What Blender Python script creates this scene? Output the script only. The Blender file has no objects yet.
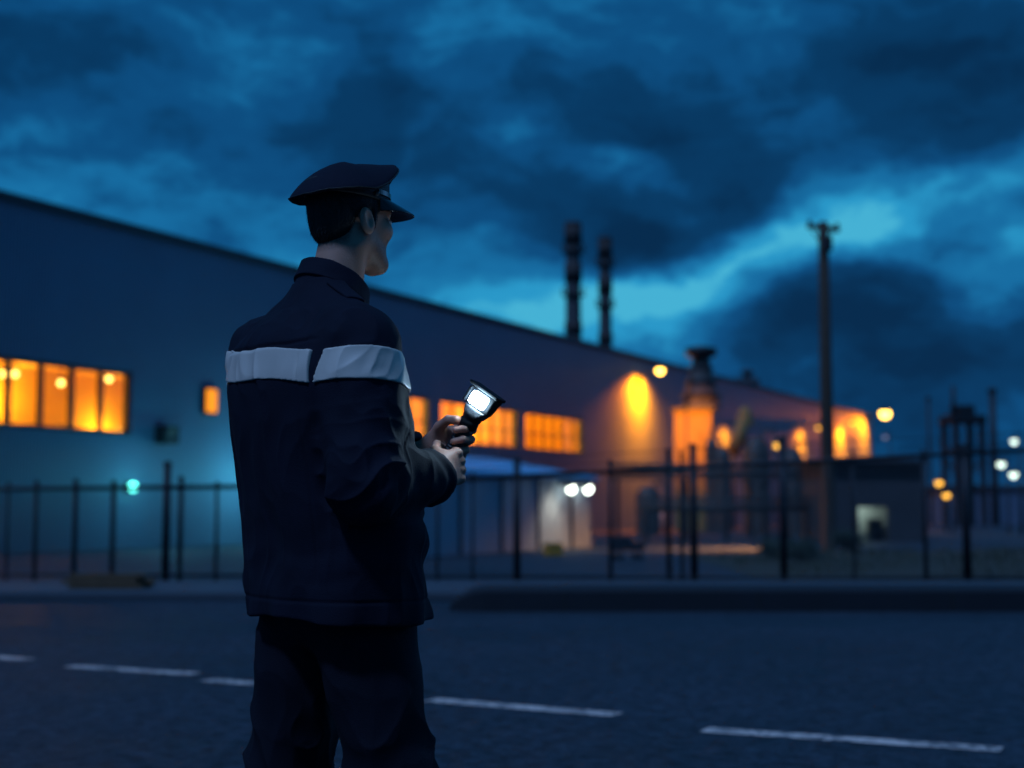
import bpy, bmesh, math, random
import numpy as np
from mathutils import Vector, Matrix, noise as mnoise
random.seed(7); rng = np.random.default_rng(7)
sc = bpy.context.scene
C = sc.collection
R = math.radians

# ------------------------------------------------------------------ camera constants
FPX, CAMH = 1422.0, 1.07
PITCH = math.atan(124 / FPX)
CP, SP = math.cos(PITCH), math.sin(PITCH)
def ray(px, py):
    x = (px - 512) / FPX; u = (384 - py) / FPX
    return Vector((x, CP - u * SP, SP + u * CP))
def gnd(px, py, z=0.0):
    d = ray(px, py); t = (z - CAMH) / d.z
    return Vector((d.x * t, d.y * t, z))
def at(px, py, Y):
    d = ray(px, py); t = Y / d.y
    return Vector((d.x * t, Y, CAMH + d.z * t))

# ------------------------------------------------------------------ tagging
def tag(o, label=None, cat=None, group=None, kind=None):
    if label: o['label'] = label
    if cat: o['category'] = cat
    if group: o['group'] = group
    if kind: o['kind'] = kind
    return o
def thing(name, label, cat, loc=(0, 0, 0), rz=0, group=None):
    o = bpy.data.objects.new(name, None); C.objects.link(o)
    o.location = loc; o.rotation_euler = (0, 0, rz); o.empty_display_size = .2
    return tag(o, label, cat, group)
def link_mesh(name, me, mat, parent=None, smooth=False):
    if mat: me.materials.append(mat)
    o = bpy.data.objects.new(name, me); C.objects.link(o)
    if parent: o.parent = parent
    if smooth:
        me.polygons.foreach_set('use_smooth', [True] * len(me.polygons))
    return o
def copy_tree(o, parent=None):
    c = o.copy(); C.objects.link(c); c.parent = parent
    for ch in list(o.children): copy_tree(ch, c)
    return c

# ------------------------------------------------------------------ materials
def mat(name, col, rough=.6, metal=0., var=.12, scale=6., bump=0., bscale=60., emit=None, estr=0., spec=.5, sheen=0., sss=0.):
    m = bpy.data.materials.new(name); m.use_nodes = True
    nt = m.node_tree; N = nt.nodes; L = nt.links
    b = N['Principled BSDF']
    b.inputs['Roughness'].default_value = rough; b.inputs['Metallic'].default_value = metal
    b.inputs['Specular IOR Level'].default_value = spec
    if sheen: b.inputs['Sheen Weight'].default_value = sheen
    if sss:
        b.inputs['Subsurface Weight'].default_value = sss
        b.inputs['Subsurface Radius'].default_value = (1, .35, .2); b.inputs['Subsurface Scale'].default_value = .012
    tc = N.new('ShaderNodeTexCoord')
    nz = N.new('ShaderNodeTexNoise'); nz.inputs['Scale'].default_value = scale; nz.inputs['Detail'].default_value = 6
    L.new(tc.outputs['Object'], nz.inputs['Vector'])
    mx = N.new('ShaderNodeMix'); mx.data_type = 'RGBA'
    L.new(nz.outputs['Fac'], mx.inputs[0])
    mx.inputs[6].default_value = (*[c * (1 - var) for c in col], 1)
    mx.inputs[7].default_value = (*[min(1, c * (1 + var)) for c in col], 1)
    L.new(mx.outputs[2], b.inputs['Base Color'])
    if bump:
        n2 = N.new('ShaderNodeTexNoise'); n2.inputs['Scale'].default_value = bscale; n2.inputs['Detail'].default_value = 4
        L.new(tc.outputs['Object'], n2.inputs['Vector'])
        bp = N.new('ShaderNodeBump'); bp.inputs['Strength'].default_value = bump; bp.inputs['Distance'].default_value = .01
        L.new(n2.outputs['Fac'], bp.inputs['Height']); L.new(bp.outputs['Normal'], b.inputs['Normal'])
    if emit:
        b.inputs['Emission Color'].default_value = (*emit, 1); b.inputs['Emission Strength'].default_value = estr
    return m

def asphalt(name, base, seed=0.):
    m = bpy.data.materials.new(name); m.use_nodes = True
    nt = m.node_tree; N = nt.nodes; L = nt.links; b = N['Principled BSDF']
    tc = N.new('ShaderNodeTexCoord')
    def noise(s, d=5, r=.55):
        n = N.new('ShaderNodeTexNoise'); n.inputs['Scale'].default_value = s; n.inputs['Detail'].default_value = d
        n.inputs['Roughness'].default_value = r; L.new(tc.outputs['Object'], n.inputs['Vector']); return n
    big = noise(.35, 6, .6); mid = noise(3.5, 5); fine = noise(140, 3, .7); grit = noise(11, 6, .85)
    vor = N.new('ShaderNodeTexVoronoi'); vor.inputs['Scale'].default_value = 95; L.new(tc.outputs['Object'], vor.inputs['Vector'])
    def ramp(src, lo, hi, a, c):
        r = N.new('ShaderNodeMapRange'); L.new(src, r.inputs[0])
        for i, v in enumerate((lo, hi, a, c)): r.inputs[i + 1].default_value = v
        return r.outputs[0]
    def mul(a, c):
        n = N.new('ShaderNodeMath'); n.operation = 'MULTIPLY'; L.new(a, n.inputs[0]); L.new(c, n.inputs[1]); return n.outputs[0]
    f = mul(mul(ramp(big.outputs[0], .3, .7, .65, 1.35), ramp(mid.outputs[0], .3, .7, .85, 1.15)), ramp(fine.outputs[0], .35, .65, .45, 1.6))
    f = mul(f, ramp(grit.outputs[0], .38, .62, .15, 2.1)); f = mul(f, ramp(vor.outputs['Distance'], 0, .7, 1.25, .7))
    mx = N.new('ShaderNodeVectorMath'); mx.operation = 'SCALE'; mx.inputs[0].default_value = base; L.new(f, mx.inputs['Scale'])
    L.new(mx.outputs[0], b.inputs['Base Color'])
    L.new(ramp(big.outputs[0], .35, .65, .55, .78), b.inputs['Roughness'])
    b.inputs['Specular IOR Level'].default_value = .32
    bp = N.new('ShaderNodeBump'); bp.inputs['Strength'].default_value = .7; bp.inputs['Distance'].default_value = .006
    L.new(vor.outputs['Distance'], bp.inputs['Height']); L.new(bp.outputs['Normal'], b.inputs['Normal'])
    return m

def paint_worn(name):
    m = bpy.data.materials.new(name); m.use_nodes = True
    nt = m.node_tree; N = nt.nodes; L = nt.links; b = N['Principled BSDF']
    tc = N.new('ShaderNodeTexCoord')
    n1 = N.new('ShaderNodeTexNoise'); n1.inputs['Scale'].default_value = 26; n1.inputs['Detail'].default_value = 5
    n2 = N.new('ShaderNodeTexNoise'); n2.inputs['Scale'].default_value = 5; n2.inputs['Detail'].default_value = 3
    for n in (n1, n2): L.new(tc.outputs['Object'], n.inputs['Vector'])
    a = N.new('ShaderNodeMath'); a.operation = 'MULTIPLY_ADD'; L.new(n2.outputs[0], a.inputs[0]); a.inputs[1].default_value = .6; L.new(n1.outputs[0], a.inputs[2])
    r = N.new('ShaderNodeValToRGB'); L.new(a.outputs[0], r.inputs[0])
    r.color_ramp.elements[0].position = .66; r.color_ramp.elements[0].color = (.10, .10, .11, 1)
    r.color_ramp.elements[1].position = .88; r.color_ramp.elements[1].color = (.92, .70, .62, 1)
    L.new(r.outputs[0], b.inputs['Base Color']); b.inputs['Roughness'].default_value = .6
    return m

def cladding(name, col, freq=3.0):
    m = mat(name, col, .55, .0, .25, .35)
    nt = m.node_tree; N = nt.nodes; L = nt.links; b = N['Principled BSDF']
    tc = N.new('ShaderNodeTexCoord')
    w = N.new('ShaderNodeTexWave'); w.wave_type = 'BANDS'; w.bands_direction = 'X'; w.inputs['Scale'].default_value = freq; w.inputs['Distortion'].default_value = .0
    L.new(tc.outputs['Object'], w.inputs['Vector'])
    bp = N.new('ShaderNodeBump'); bp.inputs['Strength'].default_value = .6; bp.inputs['Distance'].default_value = .04
    L.new(w.outputs['Fac'], bp.inputs['Height']); L.new(bp.outputs['Normal'], b.inputs['Normal'])
    return m

def fabric(name, col, sheen=.0, bscale=420, bstr=.25):
    m = mat(name, col, .85, 0, .25, 14, bstr, bscale, spec=.25, sheen=sheen)
    return m

def emission(name, col, s):
    m = bpy.data.materials.new(name); m.use_nodes = True
    nt = m.node_tree; N = nt.nodes; N.clear()
    e = N.new('ShaderNodeEmission'); e.inputs[0].default_value = (*col, 1); e.inputs[1].default_value = s
    o = N.new('ShaderNodeOutputMaterial'); nt.links.new(e.outputs[0], o.inputs[0])
    m.cycles.emission_sampling = 'FRONT_BACK' if s > 3 else 'AUTO'
    return m

def glass(name):
    m = bpy.data.materials.new(name); m.use_nodes = True
    nt = m.node_tree; N = nt.nodes; L = nt.links; N.clear()
    t = N.new('ShaderNodeBsdfTransparent'); t.inputs[0].default_value = (.92, .92, .92, 1)
    g = N.new('ShaderNodeBsdfGlossy'); g.inputs['Roughness'].default_value = .05
    mx = N.new('ShaderNodeMixShader'); o = N.new('ShaderNodeOutputMaterial')
    mx.inputs[0].default_value = .03; L.new(t.outputs[0], mx.inputs[1]); L.new(g.outputs[0], mx.inputs[2]); L.new(mx.outputs[0], o.inputs[0])
    return m

M = dict(
    road=asphalt('asphalt road', (.027, .037, .053)), yard=asphalt('yard asphalt', (.034, .046, .063)),
    paint=paint_worn('worn road paint'),
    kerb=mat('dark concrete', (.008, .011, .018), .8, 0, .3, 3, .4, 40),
    pave=mat('pavement concrete', (.06, .075, .095), .8, 0, .2, 2, .3, 30),
    wall=cladding('painted wall cladding', (.12, .19, .29)), wall2=cladding('pale block cladding', (.36, .44, .54), 2.2),
    fascia=mat('blue fascia', (.16, .50, .78), .45, 0, .1),
    roof=mat('roof sheet', (.06, .06, .07), .7), dark=mat('dark steel', (.03, .032, .038), .55, .4, .2, 5),
    steel=mat('weathered steel', (.10, .085, .08), .6, .3, .3, 3, .2, 20), frame=mat('window frame', (.03, .025, .022), .5),
    room=mat('warm room plaster', (.80, .49, .065), .8, 0, .2, 1.2), roomd=mat('room cabinets', (.22, .14, .07), .7),
    glass=glass('window glass'), fence=mat('fence steel', (.022, .024, .03), .5, .5, .2),
    wire=mat('galvanised wire', (.16, .17, .19), .45, .7, .1),
    wood=mat('weathered pole wood', (.06, .040, .028), .85, 0, .35, 8, .5, 30),
    concrete=mat('stained concrete', (.26, .24, .23), .85, 0, .35, 1.5, .4, 15),
    chim=mat('chimney brick grey', (.09, .085, .09), .85, 0, .3, .4), chimd=mat('chimney band', (.045, .035, .035), .8),
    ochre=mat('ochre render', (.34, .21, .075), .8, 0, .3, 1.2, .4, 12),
    shedwall=mat('shed render', (.05, .048, .055), .8, 0, .3, 1.5, .3, 20),
    white=mat('white paint', (.7, .72, .72), .5), yellow=mat('yellow plastic', (.8, .33, .02), .5),
    brown=mat('weathered planks', (.13, .075, .04), .85, 0, .4, 9, .4, 40),
    grass=mat('dry grass', (.055, .06, .028), .9, 0, .5, 3), verge=mat('verge soil', (.05, .045, .03), .95, 0, .4, 2, .6, 12),
    leaf=mat('shrub leaf', (.03, .045, .025), .7, 0, .5, 6), bark=mat('bark', (.06, .045, .035), .9),
)
W_ORANGE, W_AMBER = (1., .33, .014), (1., .55, .10)
W_WALL = (1., .205, .0)
M['lampo'] = emission('sodium bulb', (1., .56, .08), 10.); M['lampw'] = emission('white bulb', (.80, 1., .86), 3.2)
M['lampdim'] = emission('dim white bulb', (.55, .62, 1.), .45); M['lampo2'] = emission('small amber bulb', (1., .48, .05), 3.2)
M['lampred'] = emission('red bulb', (1., .10, .03), .8); M['lampteal'] = emission('teal bulb', (.12, 1., .85), 7.)
M['floodw'] = emission('cool floodlight', (.9, 1., .88), 10.); M['glowo'] = emission('amber diffuser', (1., .30, .02), 1.3)
M['roomlamp'] = emission('room ceiling lamp', (1., .62, .12), 7.); M['lamproom2'] = emission('bright room lamp', (1., .62, .15), 9.)

# ------------------------------------------------------------------ mesh builder
class MB:
    def __init__(s): s.v = []; s.f = []; s.sm = []
    def add(s, verts, faces, smooth=False):
        b = len(s.v); s.v += [tuple(p) for p in verts]; s.f += [tuple(b + i for i in f) for f in faces]; s.sm += [smooth] * len(faces); return s
    def box(s, c, size, rz=0., bev=0., M3=None):
        bm = bmesh.new(); bmesh.ops.create_cube(bm, size=1)
        for v in bm.verts: v.co = Vector((v.co.x * size[0], v.co.y * size[1], v.co.z * size[2]))
        if bev: bmesh.ops.bevel(bm, geom=list(bm.edges), offset=bev, segments=2, affect='EDGES', profile=.6)
        m = Matrix.Rotation(rz, 3, 'Z') if M3 is None else M3
        vs = [m @ v.co + Vector(c) for v in bm.verts]; bm.verts.index_update()
        s.add(vs, [[v.index for v in f.verts] for f in bm.faces]); bm.free(); return s
    def tube(s, p0, p1, r0, r1=None, n=12, caps=True, smooth=True):
        p0, p1 = Vector(p0), Vector(p1); r1 = r0 if r1 is None else r1
        d = (p1 - p0).normalized(); a = d.orthogonal().normalized(); b = d.cross(a)
        vs = []
        for p, r in ((p0, r0), (p1, r1)):
            vs += [p + (a * math.cos(2 * math.pi * i / n) + b * math.sin(2 * math.pi * i / n)) * r for i in range(n)]
        s.add(vs, [(i, (i + 1) % n, n + (i + 1) % n, n + i) for i in range(n)], smooth)
        if caps:
            k = len(s.v) - 2 * n
            s.f.append(tuple(k + i for i in reversed(range(n)))); s.f.append(tuple(k + n + i for i in range(n))); s.sm += [False, False]
        return s
    def path(s, pts, r, n=10):
        for a, b in zip(pts, pts[1:]): s.tube(a, b, r, r, n)
        return s
    def lathe(s, c, prof, n=24, smooth=True, axis=None):
        c = Vector(c); m = Matrix.Identity(3) if axis is None else Vector((0, 0, 1)).rotation_difference(Vector(axis)).to_matrix()
        vs = []
        for r, z in prof: vs += [c + m @ Vector((r * math.cos(2 * math.pi * i / n), r * math.sin(2 * math.pi * i / n), z)) for i in range(n)]
        fs = []
        for k in range(len(prof) - 1): fs += [(k * n + i, k * n + (i + 1) % n, (k + 1) * n + (i + 1) % n, (k + 1) * n + i) for i in range(n)]
        return s.add(vs, fs, smooth)
    def ball(s, c, r, n=16, m=10, sc=(1, 1, 1)):
        prof = [(max(1e-4, r * math.sin(math.pi * k / m)), -r * math.cos(math.pi * k / m)) for k in range(m + 1)]
        b = len(s.v); s.lathe((0, 0, 0), prof, n)
        for i in range(b, len(s.v)): x, y, z = s.v[i]; s.v[i] = (x * sc[0] + c[0], y * sc[1] + c[1], z * sc[2] + c[2])
        return s
    def build(s, name, material, parent=None, xf=None):
        me = bpy.data.meshes.new(name)
        v = s.v if xf is None else [xf(p) for p in s.v]
        me.from_pydata(v, [], s.f); me.polygons.foreach_set('use_smooth', s.sm)
        bm = bmesh.new(); bm.from_mesh(me); bmesh.ops.recalc_face_normals(bm, faces=bm.faces); bm.to_mesh(me); bm.free()
        me.update()
        return link_mesh(name, me, material, parent)

def sheet(name, pts, material, parent=None):
    me = bpy.data.meshes.new(name); me.from_pydata([tuple(p) for p in pts], [], [tuple(range(len(pts)))])
    return link_mesh(name, me, material, parent)

def lamp_light(name, loc, col, power, parent=None, spot=None, target=None, radius=.1, blend=.8):
    ld = bpy.data.lights.new(name, 'SPOT' if spot else 'POINT'); ld.color = col; ld.energy = power; ld.shadow_soft_size = radius
    if spot: ld.spot_size = R(spot); ld.spot_blend = blend
    o = bpy.data.objects.new(name, ld); C.objects.link(o); o.location = loc
    if target is not None:
        o.rotation_euler = (Vector(target) - Vector(loc)).to_track_quat('-Z', 'Y').to_euler()
    if parent: o.parent = parent; o.matrix_parent_inverse = parent.matrix_basis.inverted()
    return o

# ================================================================== SETTING
g = sheet('ground', [(-700, -300, 0), (700, -300, 0), (700, 900, 0), (-700, 900, 0)], M['yard']); tag(g, kind='structure')
rd = sheet('road', [(-120, -25, .004), (120, -25, .004), (120, 16.4, .004), (-120, 16.4, .004)], M['road']); tag(rd, kind='structure')
pv = MB().box((0, 17.9, .05), (240, 2.6, .1), bev=.02).build('pavement', M['pave']); tag(pv, kind='structure')
# lane dashes painted on the road
dash = [((-60, 652), (26, 661)), ((70, 667), (194, 675)), ((206, 681), (330, 690)), ((430, 701), (617, 716)), ((704, 731), (1002, 751))]
dash2 = [(gnd(*a), gnd(*b)) for a, b in dash]
step = gnd(704, 731) - gnd(430, 701)
for k in (1, 2, 3, 4): dash2.append((gnd(704, 731) + step * k, gnd(1002, 751) + step * k))
stp_ = gnd(206, 681) - gnd(70, 667)
for k in (2, 3, 4, 5): dash2.append((gnd(70, 667) - stp_ * k, gnd(194, 675) - stp_ * k))
lane = MB()
for p, q in dash2:
    p.z = q.z = .008
    d = (q - p).normalized(); n = Vector((-d.y, d.x, 0)); w = .078
    vs = []
    for k in range(2): 
        pt = (p, q)[k]; vs += [pt - n * w, pt + n * w]
    lane.add([vs[0], vs[2], vs[3], vs[1]], [(0, 1, 2, 3)])
tag(lane.build('road_marking', M['paint']), kind='structure')

# ------------------------------------------------------------------ main warehouse
P0 = Vector((-12.17, 33.8, 0)); UD = Vector((.4500, .8930, 0)).normalized(); ND = Vector((UD.y, -UD.x, 0))
WRZ = math.atan2(UD.y, UD.x)
HW = 8.46
def W(u, v, z): return P0 + UD * u + ND * v + Vector((0, 0, z))
def on_wall(px, py, v=0.):
    d = ray(px, py); o = Vector((0, 0, CAMH)); p0 = P0 + ND * v
    t = (p0 - o).dot(ND) / d.dot(ND); p = o + d * t
    return (p - P0).dot(UD), p.z
bld = thing('warehouse', 'long blue-grey clad warehouse wall with lit orange window strips receding behind the fence', 'warehouse', P0, WRZ)
def loc(u, v, z): return (u, -v, z)          # building-local: x along wall, -y outwards
U0, U1, DEEP = -34., 93., 30.
wins = [(-6.0, 4.5, 3.0, 4.70, 'wide'), (16.6, 20.3, 3.47, 5.1, 'b'), (21.2, 27.6, 3.47, 5.1, 'b'), (28.3, 34.2, 3.47, 5.1, 'b')]
wb = MB()
def wbox(u0, u1, z0, z1, v0=-.3, v1=0.): wb.box(loc((u0 + u1) / 2, (v0 + v1) / 2, (z0 + z1) / 2), (u1 - u0, v1 - v0, z1 - z0))
cur = U0
for (a, b, z0, z1, k) in wins:
    wbox(cur, a, 0, HW); wbox(a, b, 0, z0); wbox(a, b, z1, HW); cur = b
wbox(cur, U1, 0, HW)
wb.build('wall', M['wall'], bld)
MB().box(loc((U0 + U1) / 2, -DEEP / 2 - .3, HW - .2), (U1 - U0, DEEP, .3)).build('roof', M['roof'], bld)
MB().box(loc((U0 + U1) / 2, -.1, HW + .09), (U1 - U0 + .2, .5, .18)).build('roof_trim', M['roof'], bld)
MB().box(loc(U1 - .15, -DEEP / 2, HW / 2), (.3, DEEP - .8, HW)).build('side_wall', M['wall'], bld)
MB().box(loc(U0 + .15, -DEEP / 2, HW / 2), (.3, DEEP - .8, HW)).build('side_wall', M['wall'], bld)
MB().box(loc((U0 + U1) / 2, -DEEP - .1, HW / 2), (U1 - U0, .3, HW)).build('rear_wall', M['wall'], bld)
for (a, b, z0, z1, kind) in wins:
    wide = kind == 'wide'; dep = 3.6 if wide else 3.0
    zr0, zr1 = z0 - .5, z1 + (.25 if wide else .3)
    fr = MB(); v = -.12
    fr.box(loc((a + b) / 2, v, z0 + .05), (b - a, .12, .1)); fr.box(loc((a + b) / 2, v, z1 - .05), (b - a, .12, .1))
    n = round((b - a) / 1.06) if wide else round((b - a) / 1.07)
    for i in range(n + 1): fr.box(loc(a + (b - a) * i / n * .999 + .0005 * (b - a), v, (z0 + z1) / 2), (.15 if wide else .09, .1, z1 - z0 - .2))
    if not wide: fr.box(loc((a + b) / 2, v + .001, z0 + (z1 - z0) * .45), (b - a - .1, .07, .06))
    f = fr.build('window', M['frame'], bld)
    MB().box(loc((a + b) / 2, v - .03, (z0 + z1) / 2), (b - a - .04, .012, z1 - z0 - .04)).build('pane', M['glass'], f)
    rm = MB()
    x0, x1, y0, y1 = a - .2, b + (5.5 if wide else .2), .32, .32 + dep
    rm.add([(x0, y0, zr0), (x1, y0, zr0), (x1, y1, zr0), (x0, y1, zr0), (x0, y0, zr1), (x1, y0, zr1), (x1, y1, zr1), (x0, y1, zr1)],
           [(0, 1, 2, 3), (4, 7, 6, 5), (3, 2, 6, 7), (0, 3, 7, 4), (1, 5, 6, 2)])
    rm.build('room', M['room'], f)
    rr = random.Random(int(a * 10) + 5)
    x = a
    while x < x1 - .9:
        wd = rr.uniform(.35, .9); h = rr.uniform(.35, 1.15)
        MB().box((x + wd / 2, y1 - .35 - rr.uniform(0, .8), zr0 + h / 2), (wd * .8, .5, h), bev=.01).build('cabinet', M['roomd'], f); x += wd + rr.uniform(.1, .8)
    if wide:
        for (px, py) in ((-30, 372), (3, 374), (15, 374), (61, 383), (109, 379)):
            vv = -2.0 - .9 * (px == 300); u, z = on_wall(px, py, vv)
            z = min(z, zr1 - .12)
            MB().ball(loc(u, vv, z), .085).build('ceiling_lamp', M['roomlamp'], f)
            MB().tube(loc(u, vv, z + .1), loc(u, vv, zr1), .015, n=6).build('lamp_rod', M['frame'], f)
    for i in range(2 if not wide else 4):
        u = a + ((b if not wide else x1 - .6) - a) * (i + .5) / (2 if not wide else 4)
        p = W(u, -dep + .5 - .3 * (i % 2), zr0 + (.75 if i % 2 else 1.5))
        lamp_light('room_light', p, (1., .52, .05), 135 if wide else 330, bld, radius=.15)
    if not wide:
        for i in range(3): MB().box(loc(a + (b - a) * (i + .5) / 3, -2.0, zr1 - .06), (.9, .25, .06)).build('ceiling_lamp', M['lamproom2'], f)

# things fixed to the wall
u, z = on_wall(208, 401)
t = thing('wall_lamp', 'small amber bulkhead lamp high on the dark wall left of the guard', 'wall lamp', W(u, 0, z), WRZ)
MB().box((0, -.06, 0), (.56, .11, .80), bev=.02).build('housing', M['frame'], t)
MB().box((0, -.135, 0), (.44, .05, .66), bev=.02).build('diffuser', M['glowo'], t)
u, z = on_wall(162, 435)
t = thing('vent_unit', 'boxy dark ventilation unit fixed to the wall between lit windows and the guard', 'vent', W(u, 0, z), WRZ)
MB().box((0, -.18, 0), (.62, .34, .5), bev=.02).build('casing', M['dark'], t)
MB().lathe((0, -.352, 0), [(.001, .0), (.19, .0), (.21, .03), (.21, .0)], 20, axis=(0, -1, 0)).build('fan_guard', M['steel'], t)
u, z = on_wall(133, 487, .2)
t = thing('wall_lamp', 'teal-green glowing lamp low on the wall behind the left fence', 'wall lamp', W(u, 0, z), WRZ)
MB().box((0, -.04, 0), (.26, .08, .3), bev=.015).build('back_plate', M['dark'], t)
MB().ball((0, -.2, 0), .12).build('bulb', M['lampteal'], t); MB().tube((0, -.06, .02), (0, -.12, .02), .04).build('neck', M['dark'], t)
lamp_light('teal_light', W(u, 1.5, z + .2), (.10, .62, .85), 60, t, radius=.2)
u2, z2 = on_wall(262, 470, .3)
t = thing('wall_lamp', 'teal lamp lighting the wall, hidden behind the guard', 'wall lamp', W(u2, 0, 2.2), WRZ)
MB().box((0, -.04, 0), (.26, .08, .3), bev=.015).build('back_plate', M['dark'], t)
MB().ball((0, -.2, 0), .12).build('bulb', M['lampteal'], t); MB().tube((0, -.06, .02), (0, -.12, .02), .04).build('neck', M['dark'], t)
lamp_light('teal_light', W(u2 - 1, 1.7, 1.9), (.14, .72, .90), 190, t, radius=.2)
# big bracket lamp
def bracket_lamp(px, py, out, label, power, glob_r, mname='lampo', spot=80, aim=2.5, du=0.):
    u, z = on_wall(px, py, out)
    t = thing('wall_lamp', label, 'wall lamp', W(u, 0, z), WRZ)
    MB().path([(0, 0, -.35), (0, -out * .6, -.05), (0, -out + .1, .12)], .04, 8).build('bracket', M['dark'], t)
    MB().box((0, -.03, -.35), (.25, .06, .35)).build('wall_plate', M['dark'], t)
    MB().lathe((0, -out, 0), [(.03, glob_r + .16), (.09, glob_r + .1), (glob_r + .05, glob_r * .35), (glob_r + .06, glob_r * .2)], 18).build('shade', M['dark'], t)
    MB().ball((0, -out, -.02), glob_r).build('bulb', M[mname], t)
    lamp_light('lamp_beam', W(u, out * .85, z - glob_r - .15), W_WALL, power * 1.9, t, spot=spot, target=W(u + du, 0, z - aim), radius=.12, blend=1.)
    lamp_light('lamp_beam', W(u, out * .85, z - glob_r - .15), W_WALL, power * .45, t, spot=66, target=W(u + du, 0, z - 4.2), radius=.12, blend=1.)
    return t
bracket_lamp(660, 370, 1.15, 'bright sodium lamp on a bracket near the roof, lighting the wall below', 4200, .20, aim=2.2, spot=150)
bracket_lamp(885, 413, 1.6, 'bright yellow lamp projecting from the far right end of the warehouse', 3000, .42, aim=3, spot=140, du=-1.5)

def flood_on_wall(px, py, label, power, out=.8, aim=3.0, spot=95, r=.12, mname='lampo2', group=None):
    u, z = on_wall(px, py, out)
    t = thing('wall_lamp', label, 'wall lamp', W(u, 0, z), WRZ, group)
    MB().tube((0, 0, .0), (0, -out + .1, .1), .035, n=8).build('bracket', M['dark'], t)
    MB().box((0, -out, .08), (.4, .3, .2), bev=.04).build('housing', M['dark'], t)
    MB().ball((0, -out, -.06), r).build('bulb', M[mname], t)
    lamp_light('lamp_beam', W(u, out, z - .22), W_WALL, power, t, spot=spot, target=W(u, 0, z - aim), radius=.12, blend=1.)
flood_on_wall(852, 422, 'orange floodlight washing the wall beside the far end lamp', 7000, .9, 2.0, 130)
flood_on_wall(818, 427, 'orange floodlight on the far wall just left of the wooden utility pole', 3000, 1.2, 2.0, 140)
flood_on_wall(741, 424, 'amber lamp on the wall behind the sloping duct', 1500, 1.0, 2.0, 150)

# rooftop unit
u, z = on_wall(766, 393)
t = thing('rooftop_unit', 'small ventilator box standing on the warehouse roof edge', 'vent', W(u, -1.2, HW), WRZ)
MB().box((0, 0, .45), (1.3, 1.2, .8), bev=.05).build('casing', M['roof'], t); MB().lathe((0, 0, .85), [(.25, 0), (.25, .35), (.42, .35), (.42, .5), (.01, .62)], 16).build('cowl', M['roof'], t)

# ------------------------------------------------------------------ low blue annex in front of the wall
AX = Vector((2.16, 39.4, 0)); 
def ax_u(px):
    k = (px - 512) / FPX; kk = UD.x / UD.y
    Y = (AX.x - kk * AX.y) / (k - kk); return (Y - AX.y) / UD.y
ua = ax_u(384); L_A = -ua; H_A = 2.42
an = thing('annex', 'low annex with a sloping blue roof running along in front of the warehouse', 'outbuilding', AX, WRZ)
EAV = 1.86; WLL = MB(); x_0, x_1 = -L_A, 0.
WLL.add([(x_0, 0, 0), (x_1, 0, 0), (x_1, 3, 0), (x_0, 3, 0), (x_0, 0, EAV), (x_1, 0, EAV), (x_1, 3, H_A - .05), (x_0, 3, H_A - .05)],
        [(0, 1, 5, 4), (1, 2, 6, 5), (2, 3, 7, 6), (3, 0, 4, 7), (4, 5, 6, 7), (3, 2, 1, 0)])
WLL.build('wall', M['wall2'], an)
RF = MB(); q0, q1 = x_0 - .15, x_1 + .15
RF.add([(q0, -.22, EAV - .03), (q1, -.22, EAV - .03), (q1, 3.1, H_A - .02), (q0, 3.1, H_A - .02), (q0, -.22, EAV + .06), (q1, -.22, EAV + .06), (q1, 3.1, H_A + .07), (q0, 3.1, H_A + .07)],
       [(0, 1, 5, 4), (1, 2, 6, 5), (2, 3, 7, 6), (3, 0, 4, 7), (4, 5, 6, 7), (3, 2, 1, 0)])
RF.build('roof', M['fascia'], an)
for k in range(5):
    MB().box((-1.3 - k * 2.05, -.03, .90), (.07, .05, 1.78)).build('panel_joint', M['frame'], an)
for i, px in enumerate((560, 577)):
    ku = ax_u(px) - .0; p = AX + UD * ku
    zz = at(px, 488, p.y).z
    t = thing('floodlight', ('left' if i == 0 else 'right') + ' one of two white floodlights glowing on the blue annex wall', 'floodlight', p + Vector((0, 0, zz)), WRZ)
    MB().box((0, -.03, .12), (.14, .06, .12)).build('bracket', M['dark'], t)
    MB().path([(0, -.05, .12), (0, -.24, .2)], .02, 8).build('arm', M['dark'], t)
    MB().box((0, -.3, .09), (.34, .16, .2), bev=.03).build('housing', M['dark'], t)
    MB().ball((0, -.32, -.03), .13, sc=(1.15, .8, .9)).build('bulb', M['floodw'], t)
    lamp_light('lamp_beam', p + ND * .75 + Vector((0, 0, zz + .1)) - UD * (.5 - .1 * i), (1., .86, .62) if i == 0 else (1., .45, .16), 75 if i == 0 else 800, t, spot=100 if i == 0 else 60, target=p + Vector((0, 0, .25)) - UD * .6 if i == 0 else Vector((6, 35, 0)), radius=.1, blend=.9)
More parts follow.
